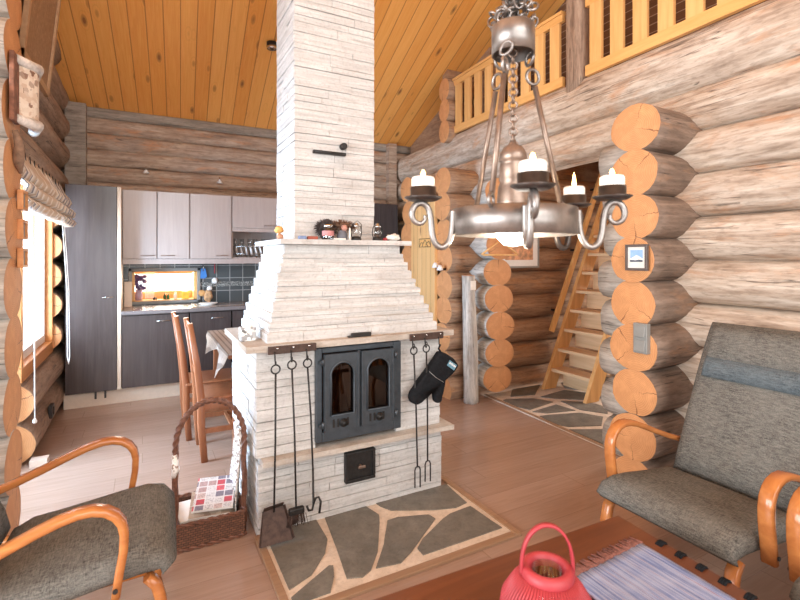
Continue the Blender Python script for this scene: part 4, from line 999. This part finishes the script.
o = b.build('fringe', 'fringe', rn); o['kind'] = 'stuff'
# coral lantern
lx, ly, lz = .859, .844, .5
la = thing('rattan_lantern', 'coral red slatted lantern with hoop handle on the coffee table', 'lantern', (lx, ly, lz))
b = MB(); prof = [(.062, .0), (.095, .03), (.112, .075), (.106, .115), (.085, .15), (.06, .178)]
for k in range(64):
    a = 2 * PI * k / 64; b.tube([(lx + r * math.cos(a), ly + r * math.sin(a), lz + z + .003) for r, z in prof], .0036, 6)
b.build('slats', 'red', la)
b = MB(); b.lathe([(.0, .002), (.066, .002), (.066, .014), (0, .014)], (lx, ly, lz), 32); b.build('base', 'red', la)
b = MB(); b.lathe([(.04, .175), (.061, .168), (.064, .185), (.06, .2), (.05, .204), (.042, .2), (.04, .175)], (lx, ly, lz), 36); b.build('rim', 'red', la)
b = MB(); b.lathe([(.034, .02), (.036, .03), (.036, .195), (.034, .196), (.034, .03), (0, .022)], (lx, ly, lz), 28); b.build('glass_insert', 'dglass', la)
b = MB(); pts = []
hd = Vector((.8807, -.4738, 0)).normalized()
for k in range(25):
    a = PI * k / 24; pts.append((-.063 * math.cos(a), .115 * math.sin(a) ** .8 if 0 < k < 24 else 0))
P3 = [Vector((lx, ly, lz + .185)) + hd * u + Vector((0, 0, w)) for u, w in pts]
perp = Vector((hd.y, -hd.x, 0)); rings = []
for i, p in enumerate(P3):
    d = (P3[min(i + 1, 24)] - P3[max(i - 1, 0)]).normalized(); n_ = d.cross(perp).normalized()
    rings.append([b.b.verts.new(p + perp * a_ * .007 + n_ * c_ * .003) for a_, c_ in ((-1, -1), (1, -1), (1, 1), (-1, 1))])
for A, B in zip(rings, rings[1:]):
    for k in range(4): b.face([A[k], A[(k + 1) % 4], B[(k + 1) % 4], B[k]], 0, True)
b.build('handle', 'red', la)

# ================================================================== LOFT, STAIRS, RIGHT SIDE
def rail(y0, y1, label, n):
    t = thing('balustrade', label, 'railing', (WX((y0 + y1) / 2) + .03, (y0 + y1) / 2, 2.86))
    X = lambda y: WX(y) + .02
    def beam(z0, z1, th, dx=0):
        b = MB(); b.prism([(X(y0) + dx, y0, z0), (X(y1) + dx, y1, z0), (X(y1) + dx + th, y1, z0), (X(y0) + dx + th, y0, z0)], (0, 0, z1 - z0)); return b
    beam(2.865, 2.945, .035).build('bottom_rail', 'pine_y', t)
    beam(3.405, 3.465, .035).build('top_rail', 'pine_y', t); beam(3.465, 3.49, .06, -.012).build('handrail', 'pine_y', t)
    for k in range(n):
        y = y0 + (y1 - y0) * (k + .5) / n; w = (y1 - y0) / n * .56
        b = MB(); b.bb(X(y) + .004, X(y) + .03, y - w / 2, y + w / 2, 2.93, 3.42); b.build('baluster', 'pine', t)
rail(2.82, 4.5, 'pine loft railing with flat balusters left of the timber post', 9)
rail(.3, 2.58, 'pine loft railing with flat balusters right of the timber post', 12)
b = MB(); b.log((WX(2.7) + .09, 2.7, 2.78), (WX(2.7) + .09, 2.7, 4.40), .085, .085, 0, 1, .03, 20, .12, 6); one('loft_post', b, ['log_tan', 'end'], 'weathered square timber post between the two loft railings', 'post')
st = thing('loft_ladder', 'steep pine stairs climbing to the loft inside the alcove', 'stairs', (3.85, 3.5, 0))
sl = 2.2
for y in (3.80, 3.24):
    b = MB(); b.prism([(3.80, y - .02, .014), (3.98, y - .02, .014), (5.2, y - .02, .014 + 1.2 * sl + .0), (5.2, y - .02, 2.76), (5.05, y - .02, 2.76)], (0, .04, 0)); b.build('stringer', 'stair', st)
for k in range(12):
    z = .2 + k * .21; x = 3.82 + (z - .014) / sl
    b = MB(); b.bb(x + .005, x + .21, 3.26, 3.78, z, z + .035, 0, .005); b.build('tread', 'tread', st)
    b = MB(); b.bb(x + .19, x + .205, 3.26, 3.78, z - .175, z, 0, .001); b.build('riser', 'tread', st)
hr = thing('handrail', 'thin pine handrail board running beside the alcove stairs', 'handrail', (4.0, 3.86, .7))
b = MB(); d = Vector((1, 0, sl)).normalized(); nrm = Vector((-sl, 0, 1)).normalized(); p0 = Vector((3.99, 3.84, .62)); p1 = p0 + d * 2.0
b.prism([p0 - nrm * .03, p1 - nrm * .03, p1 + nrm * .03, p0 + nrm * .03], (0, .03, 0)); b.build('board', 'pine', hr)
b = MB()
for q in (.25, 1.0, 1.8):
    p = p0 + d * q; b.cyl(p + Vector((0, .03, 0)), p + Vector((0, .11, 0)), .012, None, 8)
b.build('bracket', 'black_iron', hr)
tr = thing('driftwood_post', 'weathered bare tree trunk post with a paper note near its sawn top', 'post', (2.88, 3.84, 0))
b = MB(); b.log((2.86, 3.83, 0), (2.85, 3.84, 1.265), .075, .075, 0, 1, .18, 20, .06, 2, True, .12, .02); b.build('trunk', ['log_grey', 'end'], tr)
b = MB(); b.box((2.845, 3.768, 1.17), (.07, .004, .09), Matrix.Rotation(.1, 3, 'Z')); nt = b.build('note', 'paper', tr)
hg = thing('coat_hanger', 'plain wooden coat hanger hanging from the log stack near the white picture', 'hanger', (3.12, 3.69, 1.47))
b = MB()
for a, c in (((2.89, 3.69, 1.475), (3.12, 3.69, 1.615)), ((3.12, 3.69, 1.615), (3.35, 3.69, 1.475)), ((2.91, 3.69, 1.47), (3.33, 3.69, 1.47))): b.tube([a, c], .01, 8)
b.build('bars', 'pine', hg); b = MB(); b.tube([(3.12, 3.69, 1.61), (3.12, 3.69, 1.655), (3.13, 3.695, 1.68), (3.12, 3.715, 1.685), (3.12, 3.75, 1.68)], .004, 6); b.build('hook', 'steel', hg)
def picture(name, label, c, u, w, h, fw, fm, layers, depth=.02, mat_w=0):
    """framed picture: u = unit vector along the width, normal faces the room"""
    c = Vector(c); u = Vector(u).normalized(); up = Vector((0, 0, 1)); n = u.cross(up); rot = Matrix((u, -n, up)).transposed()
    t = thing(name, label, 'picture', c)
    b = MB()
    for x, z, sx, sz in ((0, h / 2 - fw / 2, w, fw), (0, -h / 2 + fw / 2, w, fw), (-w / 2 + fw / 2, 0, fw, h - 2 * fw), (w / 2 - fw / 2, 0, fw, h - 2 * fw)): b.box(c + u * x + up * z, (sx, depth, sz), rot, 0, .002)
    b.build('frame', fm, t)
    for k, (nm, poly, m) in enumerate(layers):
        b = MB(); b.prism([c + u * x * (w - 2 * fw) / 2 + up * z * (h - 2 * fw) / 2 + n * (.001 + k * .0012) for x, z in poly], n * .001); b.build(nm, m, t)
    return t
SQ = lambda a, b_: [(-a, -b_), (a, -b_), (a, b_), (-a, b_)]
picture('framed_picture', 'small grey framed mountain picture on the log end facing the room', (2.6, 1.833, 1.447), (.0, -1, 0), .145, .158, .016, 'dark_frame',
        [('mat', SQ(1, 1), 'paper'), ('sky', [(-.72, -.3), (.72, -.3), (.72, .72), (-.72, .72)], plain('print_sky', (.3, .5, .78), .5)), ('mountain', [(-.72, -.3), (.72, -.3), (.72, -.1), (.3, .12), (0, .22), (-.25, .1), (-.72, -.12)], 'white'), ('treeline', [(-.72, -.42), (.72, -.42), (.72, -.24), (.3, -.2), (-.1, -.26), (-.72, -.22)], plain('print_trees', (.08, .1, .13), .5))])
sw = thing('light_switch', 'grey double light switch mounted on a log end', 'switch', (2.61, 1.81, .965))
b = MB(); b.bb(2.596, 2.632, 1.765, 1.855, .875, 1.055, 0, .004); b.build('plate', 'plastic_grey', sw)
for z in (.921, 1.008): b = MB(); b.box((2.593, 1.81, z), (.01, .07, .068), Matrix.Rotation(.08, 3, 'Y'), 0, .003); b.build('rocker', 'plastic_grey', sw)
picture('alcove_picture', 'white framed warm toned picture on the brown logs of the alcove', (3.6, 3.945, 1.55), (1, 0, 0), .58, .44, .02, 'plastic_grey', [('mat', SQ(1, 1), 'white'), ('print', SQ(.74, .66), plain('warm_print', (.66, .34, .17), .5, 0, .5, 14))])
pq = thing('wooden_plaque', 'small pine plaque with burnt black moose drawing on the slatted door', 'plaque', (2.69, 4.42, 1.6))
b = MB(); b.bb(2.688, 2.695, 4.3, 4.55, 1.55, 1.655, 0, .002); b.build('board', 'pine', pq)
b = MB(); X0 = 2.6875
for p in ([(4.54, 1.57), (4.5, 1.61), (4.46, 1.6), (4.42, 1.635), (4.38, 1.6), (4.34, 1.62), (4.31, 1.58)], [(4.54, 1.56), (4.31, 1.56)], [(4.48, 1.56), (4.46, 1.6)], [(4.4, 1.56), (4.4, 1.6), (4.36, 1.565)], [(4.545, 1.648), (4.305, 1.648), (4.305, 1.557)], [(4.545, 1.557), (4.545, 1.648)]): b.tube([(X0, y, z) for y, z in p], .0035, 5)
b.build('drawing', 'black_plastic', pq)
for y, z, lb in ((4.17, 1.36, 'white bell-shaped knob on the log end beside the door, the left one'), (4.08, 1.335, 'white bell-shaped knob on the log end beside the door, the right one')):
    t = thing('bell_hook', lb, 'knob', (2.66, y, z), 'white knobs on the log end')
    b = MB(); b.lathe([(0, .035), (.014, .03), (.026, .01), (.034, -.02), (.028, -.022), (0, -.015)], (2.66, y, z)); b.build('cap', 'white', t)
    b = MB(); b.cyl((2.66, y, z - .015), (2.73, y, z - .01), .012, None, 8); b.build('stem', 'black_iron', t)

# ================================================================== LEFT WALL THINGS
pic = thing('large_picture', 'large brown picture in a wooden frame hanging high on the left log wall', 'picture', (-.6, 3.8, 2.6))
tl = lambda y, z, o=0: (-.635 + (z - 2.6) * .1 + o, y, z)
b = MB(); Y0, Y1, Z0, Z1, w = 3.38, 4.2, 2.6, 3.4, .04
for q in ([(Y0, Z0), (Y1, Z0), (Y1, Z0 + w), (Y0, Z0 + w)], [(Y0, Z1 - w), (Y1, Z1 - w), (Y1, Z1), (Y0, Z1)], [(Y0, Z0), (Y0 + w, Z0), (Y0 + w, Z1), (Y0, Z1)], [(Y1 - w, Z0), (Y1, Z0), (Y1, Z1), (Y1 - w, Z1)]): b.prism([tl(y, z) for y, z in q], (.028, 0, -.003))
b.build('frame', 'gold_frame', pic)
b = MB(); b.prism([tl(y, z, .008) for y, z in ((Y0 + .03, Z0 + .03), (Y1 - .03, Z0 + .03), (Y1 - .03, Z1 - .03), (Y0 + .03, Z1 - .03))], (.006, 0, 0)); b.build('canvas', 'tapestry', pic)
# birch bark sconce
sc = thing('bark_sconce', 'spotted birch bark wall sconce with rolled white ends on the near log end', 'sconce', (-.53, 3.0, 2.1))
b = MB(); b.bb(-.565, -.545, 2.84, 2.95, 2.1, 2.43, 0, .004); b.build('backboard', plain('bark_red', (.2, .085, .05), .8, 0, .5, 25, .4), sc)
b = MB(); n = 8; pts = [(-.545 + .06 * math.sin(PI * k / n), 2.94 + .2 * k / n) for k in range(n + 1)]
for (xa, ya), (xb, yb) in zip(pts, pts[1:]): b.prism([(xa, ya, 2.15), (xb, yb, 2.15), (xb, yb, 2.4), (xa, ya, 2.4)], (.003, 0, 0))
b.build('shade', 'spotted', sc)
for z in (2.125, 2.415):
    b = MB(); b.tube([(-.555, 2.9, z), (-.49, 3.04, z), (-.53, 3.2, z)], [.02, .03, .026], 12); b.build('roll', 'birchbark', sc)
b = MB(); b.tube([(-.56, 2.93, 2.07), (-.545, 2.95, 2.0), (-.555, 2.97, 1.93), (-.55, 3.0, 1.87)], [.012, .022, .026, .008], 8); one('bark_curl', b, plain('bark_curl_brown', (.22, .13, .08), .8, 0, .4, 30, .3), 'curled brown strip of bark hanging under the sconce', 'bark')
fr0 = None
for k, (z, lb) in enumerate(((1.74, 'tiny pine framed mirror on the near log end, topmost of three'), (1.59, 'tiny pine framed mirror on the near log end, middle of three'), (1.445, 'tiny pine framed mirror on the near log end, lowest of three'))):
    t = thing('tiny_frame', lb, 'frame', (-.555, 3.06, z), 'tiny frames on the near log end')
    b = MB()
    for y0, y1, z0, z1 in ((-.06, .06, .035, .05), (-.06, .06, -.05, -.035), (-.06, -.04, -.035, .035), (.04, .06, -.035, .035)): b.bb(-.565, -.54, 3.06 + y0, 3.06 + y1, z + z0, z + z1, 0, .002)
    b.build('frame', 'casing', t)
    b = MB(); b.bb(-.56, -.55, 3.02, 3.1, z - .035, z + .035); b.build('picture', 'plastic_grey', t)
# striped roman blind
bl = thing('roman_blind', 'gathered striped fabric blind with wooden top slat over the left window', 'blind', (-.6, 4.2, 2.08))
prof = [(-.665, 2.085), (-.655, 2.05), (-.63, 2.0), (-.6, 1.965), (-.585, 1.93), (-.6, 1.9), (-.64, 1.89), (-.625, 1.875), (-.58, 1.87), (-.555, 1.84), (-.565, 1.81), (-.61, 1.8), (-.64, 1.805), (-.62, 1.785), (-.57, 1.78), (-.55, 1.755), (-.57, 1.73), (-.62, 1.725), (-.645, 1.75)]
b = MB(); rows = []; ny = 44
for j in range(ny + 1):
    y = 3.2 + (5.2 - 3.2) * j / ny; s_ = .008 * math.sin(j * 1.7) + .012 * noise.noise((y * 5, 0, 1))
    rows.append([b.b.verts.new((x + s_ * (1 if k else 0), y, z + .012 * noise.noise((y * 4, k * .4, 5)))) for k, (x, z) in enumerate(prof)])
for A, B in zip(rows, rows[1:]):
    for k in range(len(prof) - 1): b.face([A[k], B[k], B[k + 1], A[k + 1]], 0, True)
o = b.build('fabric', 'blind', bl); md = o.modifiers.new('s', 'SOLIDIFY'); md.thickness = .004
b = MB(); b.bb(-.69, -.66, 3.2, 5.2, 2.05, 2.1, 0, .003); b.build('top_slat', 'log_tan', bl)
for k in range(14):
    y = 3.28 + k * .142; b = MB(); b.tube([(-.66, y, 2.1), (-.655, y, 2.04)], .005, 6); b.build('peg', 'black_iron', bl)
b = MB(); b.tube([(-.56, 3.34, 1.76), (-.552, 3.345, 1.2), (-.55, 3.35, .53)], .0035, 6); b.lathe([(0, 0), (.009, .004), (.011, .016), (.004, .03), (0, .03)], (-.55, 3.35, .505), 10); b.build('pull_cord', 'cord', bl)
b = MB(); b.tube([(-.53, 4.19, 1.74), (-.5, 4.19, 1.2), (-.497, 4.186, .72), (-.492, 4.2, .668), (-.487, 4.21, .72), (-.49, 4.2, 1.2), (-.52, 4.2, 1.74)], .003, 6); b.build('loop_cord', 'cord', bl)
ou = thing('wall_outlet', 'black wall outlet on the lowest log near the kitchen plinth', 'outlet', (-.67, 4.74, .2))
b = MB(); b.box((-.672, 4.74, .2), (.03, .12, .1), None, 0, .006); b.build('plate', 'black_plastic', ou)
b = MB(); b.cyl((-.658, 4.74, .2), (-.652, 4.74, .2), .035, .03, 14); b.build('socket', 'black_iron', ou)

# ================================================================== CHANDELIER
CX, CY = .882, .990
ch = thing('chandelier', 'forged iron hoop chandelier hanging from a chain with scrolled candle arms', 'chandelier', (CX, CY, 1.48))
b = MB(); rh = .162; b.lathe([(rh, 1.508), (rh + .005, 1.51), (rh + .005, 1.578), (rh, 1.58), (rh - .001, 1.578), (rh - .001, 1.51), (rh, 1.508)], (CX, CY, 0), 40)
hoop = b.build('hoop', 'forged', ch)
cz_cam = math.atan2(.8807, .4738)       # heading of the camera axis, used only to orient the arms as hung
def dirv(deg): a = math.radians(deg); return Vector((math.cos(a), math.sin(a), 0))
arms = [161, -122, -42, 3]
scroll = [(.168, 1.575), (.169, 1.545), (.173, 1.51), (.184, 1.485), (.202, 1.476), (.218, 1.488), (.226, 1.515), (.229, 1.548), (.236, 1.578), (.252, 1.592), (.271, 1.586), (.28, 1.565), (.274, 1.545), (.258, 1.538), (.246, 1.547), (.245, 1.56)]
for k, a in enumerate(arms):
    d = dirv(a); P = lambda r, z: Vector((CX, CY, z)) + d * r
    sp_ = []
    for i in range(len(scroll) - 1):
        q0, q1, q2, q3 = (Vector(scroll[max(0, min(len(scroll) - 1, i + o_))]) for o_ in (-1, 0, 1, 2))
        for j in range(4):
            t = j / 4; sp_.append(.5 * ((2 * q1) + (q2 - q0) * t + (2 * q0 - 5 * q1 + 4 * q2 - q3) * t * t + (3 * q1 - q0 - 3 * q2 + q3) * t ** 3))
    sp_.append(Vector(scroll[-1])); ns = len(sp_)
    b = MB(); b.tube([P(v[0], v[1]) for v in sp_], [.0085 if i < ns * .7 else .0085 - .004 * (i / ns - .7) / .3 for i in range(ns)], 10)
    am = b.build('arm', ['forged', 'forged', 'forged', 'forged_dark'][k], ch)
    q = P(.25, 0)
    b = MB(); b.lathe([(0, 1.598), (.036, 1.598), (.05, 1.606), (.049, 1.608), (.036, 1.602), (.034, 1.602), (.034, 1.634), (.032, 1.634), (.032, 1.606), (0, 1.606)], (q.x, q.y, 0), 28); b.build('drip_pan', 'forged_dark', am)
    cd = thing('candle', ['white candle with lit flame on the left arm of the chandelier', 'white candle with lit flame on the front arm of the chandelier', 'white candle with lit flame on the rightmost arm of the chandelier', 'white candle with tall flame on the back arm of the chandelier'][k], 'candle', (q.x, q.y, 1.607), 'candles on the chandelier')
    b = MB(); b.lathe([(0, 1.607), (.03, 1.607), (.0305, 1.655), (.028, 1.66), (.012, 1.656), (0, 1.656)], (q.x, q.y, 0), 24); b.build('wax', 'wax', cd)
    fh = .045 if k == 3 else .02
    b = MB(); b.lathe([(0, 1.656), (.005, 1.662), (.0065, 1.668), (.0035, 1.668 + fh * .5), (0, 1.66 + fh)], (q.x, q.y, 0), 10); b.build('flame', 'flame', cd)
b = MB(); b.lathe([(.054, 2.0), (.058, 2.0), (.058, 2.075), (.052, 2.08), (0, 2.08), (0, 2.074), (.05, 2.074), (.054, 2.07), (.054, 2.0)], (CX, CY, 0), 32); b.build('hub_cup', 'forged', ch)
for k, a in enumerate((-150, -6, 90)):
    d = dirv(a); h0 = Vector((CX, CY, 2.005)) + d * .05; h1 = Vector((CX, CY, 1.585)) + d * (rh + .004)
    dd = (h1 - h0).normalized(); p0 = h0 + dd * .085; p1 = h1 - dd * .02
    b = MB(); b.tube([p0, p1], .0075, 8); r_ = b.build('rod', 'rod', ch)
    for args in ((h0 + dd * .02 + Vector((0, 0, .012)), .019, .0045, d, 14, 7, 0, .75), (h0 + dd * .058, .021, .0045, d.cross(Vector((0, 0, 1))), 14, 7), (h1 - dd * .004, .016, .0045, d.cross(Vector((0, 0, 1))), 12, 6)):
        b = MB(); b.torus(*args); b.build('ring', 'forged', r_)
b = MB(); z = 2.02; k = 0
while z > 1.765:
    b.torus((CX, CY, z - .014), .011, .0032, dirv(40 + 90 * (k % 2)), 10, 6, 0, 1.0, None); z -= .018; k += 1
b.build('inner_chain', 'rod', ch)
b = MB(); z = 2.09; k = 0; zt = ceil_z(CY)
while z < zt:
    b.torus((CX, CY, z + .02), .014, .0038, dirv(40 + 90 * (k % 2)), 10, 6, 0, 1.5, (0, 0, 1)); z += .034; k += 1
b.build('chain', 'forged', ch)
b = MB()
for k in range(46):
    a = R.random() * 6.28; rr_ = R.uniform(0, .056); zz = 2.088 + R.uniform(0, .075) * (1.3 - rr_ / .06)
    b.torus((CX + rr_ * math.cos(a), CY + rr_ * math.sin(a), zz), .014, .0036, (R.gauss(0, 1), R.gauss(0, 1), R.gauss(0, 1)), 10, 6, 0, 1.4)
b.build('heaped_chain', 'forged', ch)
b = MB(); b.lathe([(0, 1.768), (.008, 1.768), (.01, 1.757), (.026, 1.748), (.036, 1.73), (.038, 1.71), (.034, 1.708), (.036, 1.7), (.038, 1.66), (.035, 1.655), (.04, 1.64), (.044, 1.6), (.046, 1.575), (0, 1.57)], (CX, CY, 0), 24); b.build('lamp_socket', 'rod', ch)
b = MB(); b.lathe([(0, 1.478), (.025, 1.483), (.043, 1.502), (.05, 1.528), (.045, 1.553), (.03, 1.572), (0, 1.575)], (CX, CY, 0), 28); b.build('bulb', 'bulb', ch)

# ================================================================== LIGHT
def area(name, loc, rot, sx, sy, p, col=(1, 1, 1)):
    l = bpy.data.lights.new(name, 'AREA'); l.shape = 'RECTANGLE'; l.size = sx; l.size_y = sy; l.energy = p; l.color = col
    o = bpy.data.objects.new(name, l); COL.objects.link(o); o.location = loc; o.rotation_euler = rot; return o
DAY = (.93, .965, 1)
area('daylight_door', (-1.7, 3.5, 1.25), (0, -PI / 2, 0), 2.0, 1.1, 390, (.5, .73, 1))
area('daylight_kitchen', (-1.2, 4.72, 1.4), (0, -PI / 2, 0), 1.2, 1.0, 45, (.95, .97, 1))
area('daylight_side', (-3.45, .55, 1.6), (0, -PI / 2, 0), 1.8, 3.8, 330, DAY)
area('fill_alcove', (5.5, 2.68, 1.5), (0, PI / 2, 0), 1.4, 1.05, 60, (1, .97, .92))  # added fill lamp, brightens the dark alcove
area('daylight_front', (.2, -2.95, 1.55), (PI / 2, 0, 0), 4.7, 1.9, 95, (1, .985, .96))
area('fill_ceiling', (.2, -2.95, 3.6), (PI / 2, 0, 0), 4.7, 1.4, 165, (1, .985, .96))  # added fill lamp behind the camera, brightens the ceiling boards
area('daylight_sill', (.2, 6.4, 1.2), (-PI / 2, 0, 0), .6, .3, 25, (1, .9, .75))
lp = bpy.data.lights.new('bulb_light', 'POINT'); lp.energy = 6; lp.color = (1, .85, .65); lp.shadow_soft_size = .05
o = bpy.data.objects.new('bulb_light', lp); COL.objects.link(o); o.location = (CX, CY, 1.45)
w = bpy.data.worlds.new('sky'); S.world = w; w.use_nodes = True
bg = w.node_tree.nodes['Background']; bg.inputs[0].default_value = (.95, .975, 1, 1); bg.inputs[1].default_value = 2.2

# ================================================================== CAMERA
cam = bpy.data.cameras.new('camera'); co = bpy.data.objects.new('camera', cam); COL.objects.link(co); S.camera = co
cam.sensor_width = 36; cam.lens = 474 / 800 * 36; cam.shift_y = -(300 - 257) / 800
co.location = (0, 0, 1.45); th = math.atan(255 / 474); co.rotation_euler = (PI / 2, 0, -th)
cam.clip_start = .02; cam.dof.use_dof = True; cam.dof.focus_distance = 3.4; cam.dof.aperture_fstop = 4.0
S.view_settings.view_transform = 'Standard'; S.view_settings.look = 'None'; S.view_settings.gamma = 1; S.view_settings.use_curve_mapping = False
S.view_settings.exposure = -.1
S.cycles.use_denoising = True
S.cycles.max_bounces = 8; S.cycles.diffuse_bounces = 5; S.cycles.transparent_max_bounces = 12; S.cycles.sample_clamp_indirect = 6
